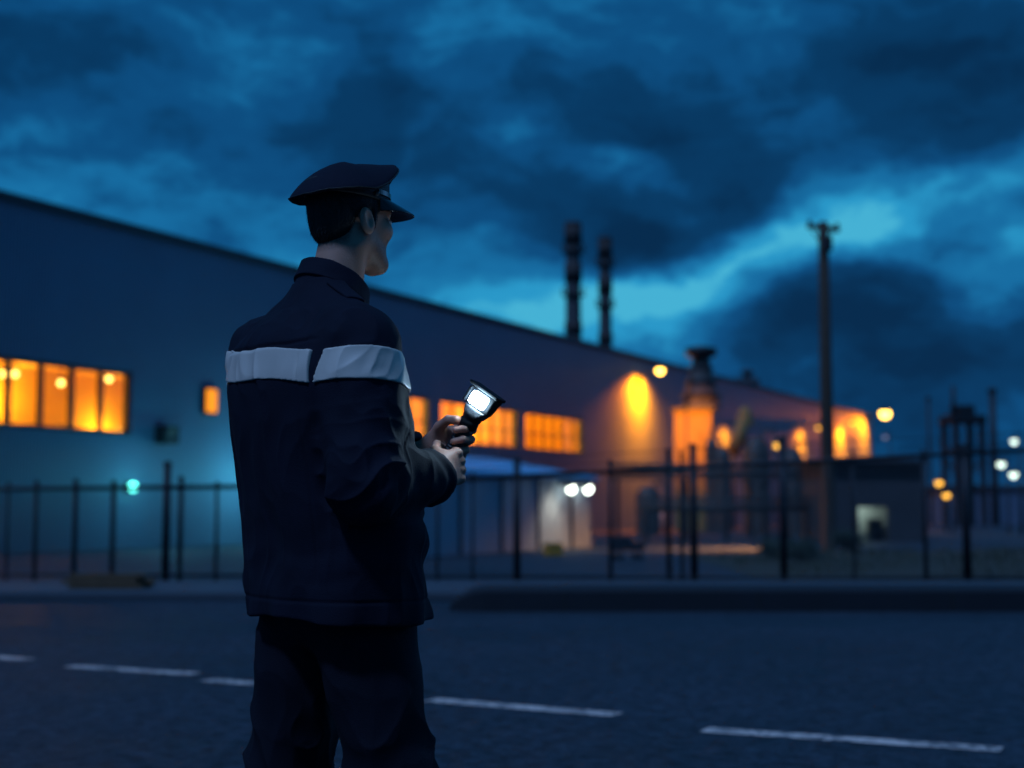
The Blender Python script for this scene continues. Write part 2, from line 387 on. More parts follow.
# items on the yard in front of the annex
p = gnd(553, 556)
t = thing('grit_bin', 'small yellow bin on the ground under the white floodlights', 'bin', p, .4)
MB().box((0, 0, .12), (.36, .28, .24), bev=.02).build('body', M['yellow'], t); MB().box((0, 0, .26), (.4, .32, .05), bev=.02).build('lid', M['yellow'], t)
p = gnd(628, 560)
t = thing('hand_cart', 'dark low cart standing alone on the lit yard behind the fence', 'cart', p, .3)
MB().box((0, 0, .28), (.62, .36, .16), bev=.03).build('tray', M['dark'], t)
MB().path([(.28, -.13, .3), (.42, -.13, .45), (.42, .13, .45), (.28, .13, .3)], .016, 8).build('handle', M['dark'], t)
MB().box((-.12, 0, .42), (.3, .3, .12), bev=.02).build('load', M['dark'], t)
for sx in (-1, 1):
    for sy in (-1, 1):
        MB().tube((sx * .22, sy * .15, .06), (sx * .22, sy * .15, .22), .018, n=8).build('leg', M['dark'], t)
        MB().tube((sx * .22, sy * .15 - .02, .06), (sx * .22, sy * .15 + .02, .06), .06, n=14).build('wheel', M['dark'], t)
p = gnd(658, 531)
t = thing('storage_drum', 'pale white upright drum standing on the yard by the warehouse wall', 'drum', p)
MB().lathe((0, 0, 0), [(.001, 0), (.27, 0), (.27, .28), (.285, .3), (.27, .32), (.27, .6), (.285, .62), (.27, .64), (.27, .9), (.001, .9)], 24).build('body', M['white'], t)
MB().lathe((0, 0, .9), [(.001, .05), (.28, .04), (.29, .0), (.27, -.03)], 24).build('lid', M['steel'], t)

# ------------------------------------------------------------------ chimneys
def chimney(px, pyt, wpx, label, Y):
    top = at(px, pyt, Y); r = wpx / FPX * Y / 2; x, y, h = top.x, top.y, top.z
    t = thing('chimney', label, 'chimney', (x, y, 0), 0, 'pair of tall factory chimneys')
    MB().lathe((0, 0, 0), [(r * 1.25, 0), (r * 1.05, h * .5), (r * .95, h)], 28).build('stack', M['chim'], t)
    for a, b in ((.80, .86), (.93, .99), (.62, .66)):
        MB().lathe((0, 0, 0), [(r, h * a), (r * 1.15, h * a), (r * 1.15, h * b), (r * .9, h * b)], 28).build('band', M['chimd'], t)
    MB().lathe((0, 0, h), [(r * .95, -.4), (r * 1.12, -.3), (r * 1.12, .15), (r * .8, .15), (r * .75, -1.5), (.01, -1.5)], 28).build('rim', M['chimd'], t)
    for k, zz in enumerate((.75, .9)):
        mb = MB()
        mb.lathe((0, 0, h * zz), [(r, 0), (r * 1.45, 0), (r * 1.45, .12), (r, .12)], 24)
        for i in range(12):
            a = i * math.pi / 6; mb.tube((r * 1.42 * math.cos(a), r * 1.42 * math.sin(a), h * zz), (r * 1.42 * math.cos(a), r * 1.42 * math.sin(a), h * zz + 1.1), .05, n=6)
        mb.build('walkway', M['chimd'], t)
chimney(573, 224, 15.5, 'taller left-hand dark banded chimney rising behind the warehouse roof', 170)
chimney(605, 239, 12.5, 'shorter right-hand dark banded chimney rising behind the warehouse roof', 172)

# ------------------------------------------------------------------ process tower
YT = 66.
b0 = at(703, 508, YT); b0.z = 0
t = thing('process_tower', 'dark tapering hopper tower with flat cap above an orange-lit plant house', 'tower', b0, R(-12))
S = YT / FPX
zt = lambda py: CAMH + (508 - py) * S
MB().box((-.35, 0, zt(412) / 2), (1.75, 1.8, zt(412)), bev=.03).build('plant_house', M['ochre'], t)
MB().box((-.35, 0, zt(412) + .08), (2.0, 2.05, .14)).build('roof', M['steel'], t)
MB().lathe((.0, 0, 0), [(.95, zt(412) + .16), (.85, zt(398)), (.62, zt(378)), (.44, zt(366)), (.40, zt(357))], 12, smooth=False).build('hopper', M['steel'], t)
MB().lathe((0, 0, 0), [(.40, zt(358)), (.72, zt(355)), (.74, zt(348)), (.3, zt(346)), (.001, zt(346))], 20).build('cap', M['dark'], t)
for z_ in (398, 384, 370):
    rr = {398: .92, 384: .72, 370: .52}[z_]; MB().lathe((0, 0, zt(z_)), [(rr - .05, 0), (rr + .03, 0), (rr + .03, .12), (rr - .05, .12)], 14).build('ring', M['dark'], t)
ld = MB()
for sx in (-.2, .2): ld.tube((sx + .3, -.98, zt(452)), (sx + .1, -.5, zt(362)), .03, n=6)
for k in range(9):
    q = k / 8; ld.tube((.1 + .2 * (1 - q), -.98 + .48 * q, zt(448) + (zt(366) - zt(448)) * q), (.3 + .2 * (1 - q), -.98 + .48 * q, zt(448) + (zt(366) - zt(448)) * q), .025, n=6)
ld.build('ladder', M['dark'], t)
lamp = at(686, 402, YT - 4.2)
tl = thing('lamp_post', 'slim post carrying the hooded amber lamp that lights the plant house', 'lamp post', (lamp.x, lamp.y, 0))
MB().tube((0, 0, 0), (0, 0, lamp.z + .1), .05, .035).build('post', M['dark'], tl)
MB().lathe((0, 0, lamp.z), [(.02, .2), (.16, .05), (.18, .0)], 14).build('shade', M['dark'], tl)
lamp_light('lamp_beam', (lamp.x, lamp.y, lamp.z - .1), (1., .30, .0), 3200, tl, spot=75, target=b0 + Vector((-.5, -.9, zt(432))), radius=.1, blend=1.)
# small silos right of the tower
for i, (px, pyt, r_, lb) in enumerate(((712, 437, .30, 'narrow amber-lit tank at the foot of the dark hopper tower'), (722, 446, .42, 'low wide tank standing right of the narrow amber-lit tank'))):
    pb = at(px, 508, YT - 3); pb.z = 0; h = at(px, pyt, YT - 3).z
    t2 = thing('tank', lb, 'tank', pb)
    MB().lathe((0, 0, 0), [(r_, .0), (r_, h * .85), (r_ * .75, h * .95), (.05, h)], 20).build('shell', M['steel'], t2)
    MB().tube((0, 0, h * .98), (0, 0, h + .35), .06).build('vent_pipe', M['steel'], t2)
# sloping duct
pA, pB = at(733, 452, 72), at(747, 416, 72)
t = thing('sloping_duct', 'sloping amber-lit duct rising between the hopper tower and the utility pole', 'duct', (pA.x, 72, 0))
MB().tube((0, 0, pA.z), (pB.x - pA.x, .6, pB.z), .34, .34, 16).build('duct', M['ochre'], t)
MB().lathe((pB.x - pA.x, .6, pB.z - .2), [(.4, -.3), (.42, .2), (.2, .7), (.01, .75)], 16).build('head', M['ochre'], t)
MB().tube((0, 0, 0), (0, 0, pA.z + .1), .09).build('support', M['dark'], t)
MB().tube((pB.x - pA.x, .6, 0), (pB.x - pA.x, .6, pB.z - .3), .09).build('support', M['dark'], t)

# pipe rack in front of the wall
YR = 47.
x0, x1 = at(640, 508, YR).x, at(812, 508, YR).x
t = thing('pipe_rack', 'low horizontal pipe run on short posts behind the right-hand fence', 'pipe rack', ((x0 + x1) / 2, YR, 0))
hw = (x1 - x0) / 2
for z_, r_ in ((1.12, .09), (1.36, .06), (1.02, .05)): MB().tube((-hw, .1 * r_, z_), (hw, .1 * r_, z_), r_, n=10).build('pipe', M['steel'], t)
for k in range(5): MB().box((-hw + .2 + k * (2 * hw - .4) / 4, 0, .46), (.12, .3, .92)).build('post', M['dark'], t)

for i, (px, pyt, Y, r_, lb) in enumerate(((757, 436, 58, .55, 'squat rounded tank behind the fence just left of the small amber lamp'), (792, 447, 56, .48, 'squat rounded tank behind the fence just right of the small amber lamp'), (648, 486, 58, .5, 'low tank on the yard near the pale white drum'))):
    pb_ = at(px, 508, Y); pb_.z = 0; h = at(px, pyt, Y).z
    t2 = thing('tank', lb, 'tank', pb_)
    MB().lathe((0, 0, 0), [(r_, .0), (r_, h * .82), (r_ * .8, h * .93), (r_ * .3, h * .99), (.001, h)], 22).build('shell', M['steel'], t2)
    MB().lathe((0, 0, h * .5), [(r_, 0), (r_ + .03, .02), (r_ + .03, .1), (r_, .12)], 22).build('hoop', M['steel'], t2)
    MB().path([(r_ * .5, 0, h * .9), (r_ * .5, 0, h * 1.06), (r_ * 1.4, 0, h * 1.06), (r_ * 1.4, 0, 0)], .05, 8).build('pipe', M['steel'], t2)
YR = 52.
x0, x1 = at(612, 508, YR).x, at(822, 508, YR).x
t = thing('pipe_rack', 'upper overhead pipe bridge on tall dark legs between the hopper tower and the utility pole', 'pipe rack', ((x0 + x1) / 2, YR, 0))
hw = (x1 - x0) / 2
for z_, r_ in ((2.35, .11), (2.62, .07), (2.15, .05)): MB().tube((-hw, .1 * r_, z_), (hw, .1 * r_, z_), r_, n=10).build('pipe', M['steel'], t)
for k in range(4): MB().box((-hw + .2 + k * (2 * hw - .4) / 3, 0, 1.05), (.14, .35, 2.1)).build('post', M['dark'], t)

# ------------------------------------------------------------------ shed with lit doorway
YS = 45.
xa, xb = at(822, 508, YS).x, at(923, 508, YS).x
hs = at(870, 463, YS).z; dx0, dx1 = at(858, 508, YS).x, at(888, 508, YS).x; dh = at(870, 507, YS).z
t = thing('shed', 'low dark shed with a pale lit doorway behind the right-hand fence', 'shed', ((xa + xb) / 2, YS, 0))
cx = (xa + xb) / 2
mb = MB()
def sbox(a, b, z0, z1): mb.box(((a + b) / 2 - cx, .1, (z0 + z1) / 2), (b - a, .2, z1 - z0))
sbox(xa, dx0, 0, hs); sbox(dx1, xb, 0, hs); sbox(dx0, dx1, dh, hs)
mb.build('wall', M['shedwall'], t)
for sx in (xa + .1, xb - .1): MB().box((sx - cx, 1.7, hs / 2), (.2, 2.98, hs)).build('side_wall', M['shedwall'], t)
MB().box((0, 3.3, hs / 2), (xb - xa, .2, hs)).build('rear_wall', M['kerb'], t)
MB().box((0, 1.65, hs + .06), (xb - xa + .4, 3.9, .12)).build('roof', M['roof'], t)
MB().box(((dx0 + dx1) / 2 - cx, 1.2, .6), (dx1 - dx0 + .5, .1, 1.4)).build('partition', M['white'], t)
MB().box((dx1 - .25 - cx, .75, .36), (.40, .4, .72), bev=.03).build('crate', M['dark'], t)
MB().box(((dx0 + dx1) / 2 - cx - .1, .6, dh + .12), (.5, .12, .06)).build('strip_lamp', M['lampw'], t)
lamp_light('door_light', ((dx0 + dx1) / 2 - .25, YS + .55, dh - .05), (.72, 1., .85), 7, t, radius=.08)

# ------------------------------------------------------------------ utility pole
pb = gnd(829.5, 553); YP = pb.y
ht = at(823, 223, YP).z
t = thing('utility_pole', 'tall weathered wooden utility pole with a short crossarm, behind the fence', 'utility pole', pb)
xt = at(823, 223, YP).x - pb.x
xt = 0.03
MB().lathe((0, 0, 0), [(.17, 0), (.155, ht * .4), (.125, ht), (.06, ht + .04), (.001, ht + .05)], 18).build('pole', M['wood'], t)
ca = R(-38)
MB().box((0, 0, ht - .12), (.84, .11, .13), M3=Matrix.Rotation(ca, 3, 'Z') @ Matrix.Rotation(R(13), 3, 'Y'), bev=.012).build('crossarm', M['wood'], t)
for k in (-.36, .36):
    MB().lathe((k * math.cos(ca), k * math.sin(ca), ht - .06 - k * .23), [(.02, 0), (.05, .01), (.055, .05), (.04, .06), (.05, .09), (.01, .10)], 12).build('insulator', M['dark'], t)
MB().box((.05, -.18, ht - .55), (.22, .2, .34), bev=.02).build('junction_box', M['dark'], t)
for k in (-1, 1): MB().tube((k * .3 * math.cos(ca), k * .3 * math.sin(ca), ht - .16), (0, 0, ht - .6), .018, n=6).build('brace', M['dark'], t)

# ------------------------------------------------------------------ right distance: gantry, stacks, lamps
YG = 85.
pg = at(965, 508, YG); sg = YG / FPX; zg = lambda py: CAMH + (508 - py) * sg
t = thing('gantry_tower', 'dark open steel gantry tower with a cabin on top, far right', 'tower', (pg.x, YG, 0), R(8))
for sx in (-.82, .82):
    for sy in (-.8, .8): MB().box((sx, sy, zg(424) / 2), (.3, .3, zg(424))).build('leg', M['dark'], t)
MB().box((0, 0, zg(420)), (2.1, 2.0, .5), bev=.03).build('deck', M['dark'], t)
MB().box((0, 0, zg(452)), (1.9, 1.9, .35)).build('beam', M['dark'], t)
MB().box((.0, 0, zg(412)), (1.05, 1.2, .75), bev=.06).build('cabin', M['dark'], t)
MB().tube((-.55, 0, zg(420)), (-.55, 0, zg(386)), .14, .12).build('mast', M['dark'], t)
br = MB()
for sy in (-.8, .8): br.tube((-.8, sy, zg(500)), (.8, sy, zg(456)), .06, n=6); br.tube((.8, sy, zg(500)), (-.8, sy, zg(456)), .06, n=6)
br.build('bracing', M['dark'], t)
for px, pyt, r_, lb in ((928, 396, .09, 'thin dark mast standing left of the steel gantry tower'), (992, 388, .2, 'dark slender vent stack standing right of the steel gantry tower')):
    p = at(px, pyt, 88)
    t = thing('mast' if r_ < .15 else 'vent_stack', lb, 'mast' if r_ < .15 else 'stack', (p.x, 88, 0))
    MB().lathe((0, 0, 0), [(r_ * 1.4, 0), (r_ * 1.1, p.z * .5), (r_, p.z), (.001, p.z)], 14).build('shaft', M['dark'], t)
    MB().lathe((0, 0, p.z - .3), [(r_, 0), (r_ * 1.5, .05), (r_ * 1.5, .2), (r_, .3)], 14).build('collar', M['dark'], t)
def lamp_post(px, py, Y, r, mname, label, lightcol=None, power=0, group=None):
    p = at(px, py, Y)
    t = thing('lamp_post', label, 'lamp post', (p.x, p.y, 0), 0, group)
    MB().tube((.25, 0, 0), (.25, 0, p.z + .3), .05, .035, 8).build('post', M['dark'], t)
    MB().path([(.25, 0, p.z + .28), (.12, 0, p.z + r + .1), (0, 0, p.z + r + .04)], .025, 6).build('arm', M['dark'], t)
    MB().lathe((0, 0, p.z), [(.02, r + .08), (r * .9, r * .6), (r + .02, r * .3)], 14).build('shade', M['dark'], t)
    MB().ball((0, 0, p.z), r).build('bulb', M[mname], t)
    if power: lamp_light('lamp_glow', p - Vector((0, 0, r + .1)), lightcol, power, t, spot=95, target=p + Vector((-1.9, -.6, -3)), radius=.1, blend=1.)
lamp_post(1014, 441, 60, .14, 'lampw', 'uppermost of three pale white lamps at the right edge', (.8, 1, .9), 60)
lamp_post(1001, 464, 58, .15, 'lampw', 'middle of three pale white lamps at the right edge')
lamp_post(1013.5, 474.5, 57, .155, 'lampw', 'lowest of three pale white lamps at the right edge')
lamp_post(939, 482.5, 62, .16, 'lampo2', 'upper of two amber lamps glowing through the fence at right', W_ORANGE, 60)
lamp_post(946.5, 495, 61, .15, 'lampo2', 'lower of two amber lamps glowing through the fence at right', W_ORANGE, 60)
lamp_post(885, 437, 75, .12, 'lampdim', 'dim bluish lamp hanging below the bright yellow end lamp')
lamp_post(904, 486, 56, .12, 'lampred', 'upper of two faint red lamps right of the shed doorway')
lamp_post(907, 500, 56, .10, 'lampred', 'lower of two faint red lamps right of the shed doorway')
lamp_post(777, 445, 39, .095, 'lampo2', 'small amber lamp beside the fence post left of the utility pole', (1., .40, .10), 2200)
# long low store building far right
p0, p1 = at(935, 508, 95), at(1250, 508, 95)
t = thing('low_store', 'long low dark store building far behind the fence at right', 'outbuilding', ((p0.x + p1.x) / 2, 97, 0))
MB().box((0, 0, 1.2), (p1.x - p0.x, 8, 2.4)).build('wall', M['wall'], t); MB().box((0, 0, 2.48), (p1.x - p0.x + .5, 8.5, .16)).build('roof', M['roof'], t)
# yard floodlight that lights the strip of ground behind the fence (the lamp by the warehouse)
u, z = on_wall(606, 402, .9)

# ------------------------------------------------------------------ fences
def fence(name, label, posts, railz, Y0, Y1, wires=0):
    """posts: (px, top z, radius)"""
    pts = []
    for px, zt_, r_ in posts:
        f = (px - posts[0][0]) / (posts[-1][0] - posts[0][0]); Y = Y0 + (Y1 - Y0) * f
        pts.append((Vector(((px - 512) / FPX * Y * (1 / (CP)) * CP, Y, 0)), zt_, r_, f))
    o = pts[0][0]; t = thing(name, label, 'fence', o)
    rz = lambda f: railz[0] + (railz[1] - railz[0]) * f
    for p, zt_, r_, f in pts:
        q = p - o
        r_ *= .8
        ob = MB().tube(q, q + Vector((0, 0, zt_)), r_, r_ * .95, 12).build('post', M['fence'], t)
        MB().lathe(q + Vector((0, 0, zt_)), [(r_ * 1.15, -.02), (r_ * 1.15, .01), (r_ * .6, .04), (.001, .05)], 10).build('post_cap', M['fence'], ob)
    a, b = pts[0][0] - o, pts[-1][0] - o
    A, B = a + Vector((0, -.03, rz(0))), b + Vector((0, -.03, rz(1)))
    MB().tube(A, B, .034, n=10).build('top_rail', M['fence'], t)
    MB().tube(a + Vector((0, -.03, .09)), b + Vector((0, -.03, .09)), .022, n=8).build('bottom_rail', M['fence'], t)
    for k in range(wires):
        MB().tube(A + Vector((0, 0, .13 + .12 * k)), B + Vector((0, 0, .13 + .12 * k)), .006, n=5).build('wire_strand', M['fence'], t)
    # chain link
    L_ = (b - a).length; d = (b - a) / L_; mb = MB(); st = .075; n_ = int((L_ + 2) / st)
    for sgn in (1, -1):
        for i in range(-30, n_):
            s0 = i * st
            # wire from (s, z0) slanted at 45 degrees
            zl = .1; zh = rz(min(1, max(0, s0 / L_)))
            sA, sB, zA, zB = (s0, s0 + (zh - zl), zl, zh) if sgn > 0 else (s0 + (zh - zl), s0, zl, zh)
            # clip to [0, L]
            def clip(sa, sb, za, zb):
                lo, hi = 0., 1.
                ds = sb - sa
                for bound, side in ((0, 1), (L_, -1)):
                    # side*(s-bound)>=0
                    fa, fb = side * (sa - bound), side * (sb - bound)
                    if fa < 0 and fb < 0: return None
                    if fa < 0: lo = max(lo, fa / (fa - fb))
                    if fb < 0: hi = min(hi, fa / (fa - fb))
                return lo, hi
            c = clip(sA, sB, zA, zB)
            if not c or c[1] - c[0] < .02: continue
            g_ = lambda q: a + d * (sA + (sB - sA) * q) + Vector((0, -.03 + .006 * sgn, zA + (zB - zA) * q))
            mb.tube(g_(c[0]), g_(c[1]), .0028, n=3, caps=False)
    mb.build('chain_link', M['wire'], t)
    return t
fence('security_fence', 'low dark mesh fence left of the guard in front of the teal-lit wall',
      [(-420, 1.42, .05), (-330, 1.42, .05), (-240, 1.42, .05), (-150, 1.42, .05), (-60, 1.42, .04), (10, 1.42, .03), (38, 1.44, .045), (77, 1.46, .05), (115, 1.44, .05), (168, 1.72, .075), (182, 1.5, .05), (218, 1.42, .035), (262, 1.42, .045), (318, 1.42, .045), (390, 1.45, .045)],
      (1.30, 1.40), 21.9, 20.7)
fence('security_fence', 'tall dark mesh fence with barbed strands running right of the guard',
      [(400, 1.5, .045), (438, 1.52, .03), (473, 1.54, .025), (517, 1.76, .068), (610, 1.72, .042), (668, 1.88, .05), (681, 1.84, .035), (693, 1.95, .07), (782, 2.05, .07), (852, 1.85, .03), (923, 1.86, .045), (964, 1.93, .075), (1060, 2.0, .07), (1150, 2.0, .07), (1250, 2.0, .05), (1350, 2.0, .05), (1450, 2.0, .07), (1560, 2.0, .05)],
      (1.44, 1.94 + .32), 20.5, 19.9, 2)

# ------------------------------------------------------------------ low kerb wall on the right, plank stack left
yb = gnd(700, 612).y
x0 = gnd(478, 612).x
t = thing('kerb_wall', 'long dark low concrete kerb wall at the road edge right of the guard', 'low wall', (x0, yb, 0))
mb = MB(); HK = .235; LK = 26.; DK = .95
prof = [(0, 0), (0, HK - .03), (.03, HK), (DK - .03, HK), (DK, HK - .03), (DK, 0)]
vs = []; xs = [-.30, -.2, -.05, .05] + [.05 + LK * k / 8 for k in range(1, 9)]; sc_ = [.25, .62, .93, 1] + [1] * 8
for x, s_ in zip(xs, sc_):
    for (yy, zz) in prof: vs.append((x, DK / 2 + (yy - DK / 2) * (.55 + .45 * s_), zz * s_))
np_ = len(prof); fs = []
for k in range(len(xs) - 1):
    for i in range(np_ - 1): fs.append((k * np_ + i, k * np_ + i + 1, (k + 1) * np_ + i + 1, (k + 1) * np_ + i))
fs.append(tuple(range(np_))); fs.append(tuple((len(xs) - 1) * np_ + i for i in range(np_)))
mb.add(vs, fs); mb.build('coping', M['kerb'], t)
for k in range(12): MB().box((.9 + k * 2.0, -.002, HK * .45), (.014, .012, HK * .8)).build('joint', M['frame'], t)
p = gnd(56, 599, .1)
t = thing('plank_stack', 'low brownish stack of weathered planks on the pavement at the left edge', 'plank stack', (p.x, 17.35, .1), .03)
for k, (dy, dz, dl) in enumerate(((-.09, .03, 0), (.09, .03, .06), (-.08, .09, -.08), (.1, .09, .1), (0, .15, -.02))):
    MB().box((dl, dy, dz), (.88, .16, .055), bev=.006).build('plank', M['brown'], t)

# ------------------------------------------------------------------ verge, grass, shrubs
def gz(x, y):
    e = min(1, max(0, (x - 4.3) / 2.2)) * min(1, max(0, (y - 20.9) / 1.5)) * min(1, max(0, (33 - y) / 4)) * min(1, max(0, (26 - x) / 4))
    return .006 + e * (.16 + .12 * mnoise.noise(Vector((x * .45, y * .5, 3))))
nx, ny = 60, 40
vs = [(3.8 + 22 * i / nx, 20.7 + 12.5 * j / ny, gz(3.8 + 22 * i / nx, 20.7 + 12.5 * j / ny)) for j in range(ny + 1) for i in range(nx + 1)]
fs = [(j * (nx + 1) + i, j * (nx + 1) + i + 1, (j + 1) * (nx + 1) + i + 1, (j + 1) * (nx + 1) + i) for j in range(ny) for i in range(nx)]
vg = MB().add(vs, fs, True).build('verge', M['verge']); tag(vg, kind='structure')
mb = MB(); rr = random.Random(3)
for k in range(9000):
    x, y = rr.uniform(4.2, 25), rr.uniform(20.9, 32.5)
    if mnoise.noise(Vector((x * .6, y * .6, 9))) < -.12: continue
    h = rr.uniform(.05, .2); a = rr.uniform(0, 6.28); z = gz(x, y); dx, dy = math.cos(a) * .012, math.sin(a) * .012; lx, ly = rr.uniform(-.06, .06), rr.uniform(-.06, .06)
    mb.add([(x - dx, y - dy, z), (x + dx, y + dy, z), (x + lx, y + ly, z + h)], [(0, 1, 2)])
gr = mb.build('grass', M['grass']); tag(gr, 'rough dry grass growing behind the fence at right', 'grass', kind='stuff')
def shrub(px, Y, w, h, label, seed):
    p = at(px, 508, Y); r_ = random.Random(seed); z = gz(p.x, Y)
    t = thing('shrub', label, 'shrub', (p.x, Y, z))
    lv = MB(); st = MB()
    for k in range(9):
        a = r_.uniform(0, 6.28); rr_ = r_.uniform(.2, .8) * w / 2
        tip = Vector((math.cos(a) * rr_, math.sin(a) * rr_ * .6, h * r_.uniform(.45, .95)))
        st.tube((tip.x * .1, tip.y * .1, -.02), tip, .014, .004, 5)
        for j in range(130):
            c = tip * r_.uniform(.45, 1.05) + Vector((r_.gauss(0, .1), r_.gauss(0, .1), r_.gauss(0, .06)))
            if c.z < .01: continue
            d1 = Vector((r_.gauss(0, 1), r_.gauss(0, 1), r_.gauss(0, 1))).normalized() * .04; d2 = d1.orthogonal().normalized() * .018
            lv.add([c - d1, c + d2, c + d1, c - d2], [(0, 1, 2, 3)])
    st.build('stem', M['bark'], t); lv.build('foliage', M['leaf'], t)
shrub(778, 27.5, .9, .42, 'low dark shrub on the verge left of the utility pole foot', 1)
shrub(800, 26.5, .8, .35, 'smaller dark shrub nearest the fence left of the utility pole foot', 2)
shrub(852, 29, 1.0, .4, 'low dark shrub on the verge right of the utility pole foot', 5)

# ================================================================== PERSON
PSI = R(55)
PX = (312 - 512) / FPX * 3.16
person = thing('person', 'guard seen from behind in dark peaked cap and jacket, holding a flashlight in both hands', 'person', (PX, 3.16, 0.004), -PSI)

# ---- signed distance toolkit
def A3(*p): return np.array(p, dtype=np.float32)
def cap(P, a, b, ra, rb):
    a, b = A3(*a), A3(*b); ba = b - a; pa = P - a
    t = np.clip(pa @ ba / max(1e-9, float(ba @ ba)), 0, 1)
    q = pa - t[:, None] * ba
    return np.sqrt(np.einsum('ij,ij->i', q, q)) - (ra + (rb - ra) * t)
def ell(P, c, r, rot=None):
    q = P - A3(*c)
    if rot is not None: q = q @ np.array(rot, dtype=np.float32)
    r = A3(*r); k0 = np.linalg.norm(q / r, axis=1); k1 = np.linalg.norm(q / (r * r), axis=1) + 1e-9
    return k0 * (k0 - 1) / k1
def smin(a, b, k):
    h = np.clip(.5 + .5 * (b - a) / k, 0, 1); return b + (a - b) * h - k * h * (1 - h)
def smax(a, b, k): return -smin(-a, -b, k)
def hash3(i, j, k, s):
    n = (i.astype(np.int64) * 374761393 + j.astype(np.int64) * 668265263 + k.astype(np.int64) * 2147483647 + s * 1274126177) & 0xffffffff
    n = ((n ^ (n >> 13)) * 1274126177) & 0xffffffff
    n = (n ^ (n >> 16)) & 0xffffff
    return n.astype(np.float32) / float(0xffffff) * 2 - 1
def vnoise(P, s=0):
    F = np.floor(P); f = (P - F).astype(np.float32); F = F.astype(np.int64); f = f * f * f * (f * (f * 6 - 15) + 10)
    out = 0
    for dx in (0, 1):
        for dy in (0, 1):
            for dz in (0, 1):
                w = (f[:, 0] if dx else 1 - f[:, 0]) * (f[:, 1] if dy else 1 - f[:, 1]) * (f[:, 2] if dz else 1 - f[:, 2])
                out = out + w * hash3(F[:, 0] + dx, F[:, 1] + dy, F[:, 2] + dz, s)
    return out
def ridge(P, s=0): return 1 - np.abs(vnoise(P, s)) * 2

def nets(f, lo, hi, h, c=4):
    lo = np.array(lo, dtype=np.float32); hi = np.array(hi, dtype=np.float32)
    nc = np.ceil((hi - lo) / (h * c)).astype(int) + 1
    ax = [lo[i] + h * c * np.arange(nc[i]) + h * (c - 1) / 2 for i in range(3)]
    G = np.stack(np.meshgrid(*ax, indexing='ij'), -1).reshape(-1, 3).astype(np.float32)
    cv = f(G).reshape(nc)
    n = nc * c
    V = np.repeat(np.repeat(np.repeat(cv, c, 0), c, 1), c, 2).astype(np.float32)
    idx = np.flatnonzero(np.abs(V).ravel() < h * c * 1.9)
    Vf = V.ravel()
    for s in range(0, len(idx), 600000):
        I = idx[s:s + 600000]; i, j, k = np.unravel_index(I, n)
        P = np.stack([lo[0] + h * i, lo[1] + h * j, lo[2] + h * k], 1).astype(np.float32)
        Vf[I] = f(P)
    V = Vf.reshape(n); ins = V < 0
    cnt = np.zeros(n - 1, dtype=np.int8)
    cor = [(a, b, d) for a in (0, 1) for b in (0, 1) for d in (0, 1)]
    for a, b, d in cor: cnt += ins[a:n[0] - 1 + a, b:n[1] - 1 + b, d:n[2] - 1 + d]
    act = (cnt > 0) & (cnt < 8)
    ci = np.argwhere(act); num = len(ci)
    cid = np.full(n - 1, -1, dtype=np.int32); cid[act] = np.arange(num)
    cvv = {t_: V[ci[:, 0] + t_[0], ci[:, 1] + t_[1], ci[:, 2] + t_[2]] for t_ in cor}
    acc = np.zeros((num, 3), np.float32); w = np.zeros(num, np.float32)
    for t_ in cor:
        for x in range(3):
            if t_[x] == 0:
                u_ = list(t_); u_[x] = 1; u_ = tuple(u_)
                a, b = cvv[t_], cvv[u_]; m = (a < 0) != (b < 0)
                tt = np.where(m, a / np.where(m, a - b, 1), 0)
                p = np.tile(A3(*t_), (num, 1)); p[:, x] = tt
                acc[m] += p[m]; w[m] += 1
    vert = lo + h * (ci + acc / w[:, None])
    faces = []
    for x in range(3):
        y, z = (x + 1) % 3, (x + 2) % 3
        sl = [slice(1, -1)] * 3; sl[x] = slice(0, -1)
        s2 = list(sl); s2[x] = slice(1, None)
        a, b = ins[tuple(sl)], ins[tuple(s2)]
        e = np.argwhere(a != b); 
        if not len(e): continue
        base = e.copy(); base[:, y] += 1; base[:, z] += 1
        fl = a[e[:, 0], e[:, 1], e[:, 2]]
        def cc(dy, dz):
            q = base.copy(); q[:, y] -= dy; q[:, z] -= dz; return cid[q[:, 0], q[:, 1], q[:, 2]]
        q = np.stack([cc(1, 1), cc(0, 1), cc(0, 0), cc(1, 0)], 1)
        q[~fl] = q[~fl][:, ::-1]
        faces.append(q)
    return vert, np.concatenate(faces)
def grad(f, P, e=.002):
    g_ = np.stack([f(P + A3(e, 0, 0)) - f(P - A3(e, 0, 0)), f(P + A3(0, e, 0)) - f(P - A3(0, e, 0)), f(P + A3(0, 0, e)) - f(P - A3(0, 0, e))], 1)
    return g_ / (np.linalg.norm(g_, axis=1, keepdims=True) + 1e-9)
def sdf_mesh(name, f, lo, hi, h, material, parent, disp=None, gf=None):
    v, q = nets(f, lo, hi, h)
    if disp is not None:
        v = v + grad(gf or f, v.astype(np.float32)) * disp(v.astype(np.float32))[:, None]
    me = bpy.data.meshes.new(name)
    me.vertices.add(len(v)); me.vertices.foreach_set('co', v.astype(np.float32).ravel())
    me.loops.add(len(q) * 4); me.loops.foreach_set('vertex_index', q.astype(np.int32).ravel())
    me.polygons.add(len(q)); me.polygons.foreach_set('loop_start', np.arange(0, len(q) * 4, 4, dtype=np.int32))
    me.polygons.foreach_set('use_smooth', np.ones(len(q), dtype=bool))
    me.update(); me.validate()
    return link_mesh(name, me, material, parent)

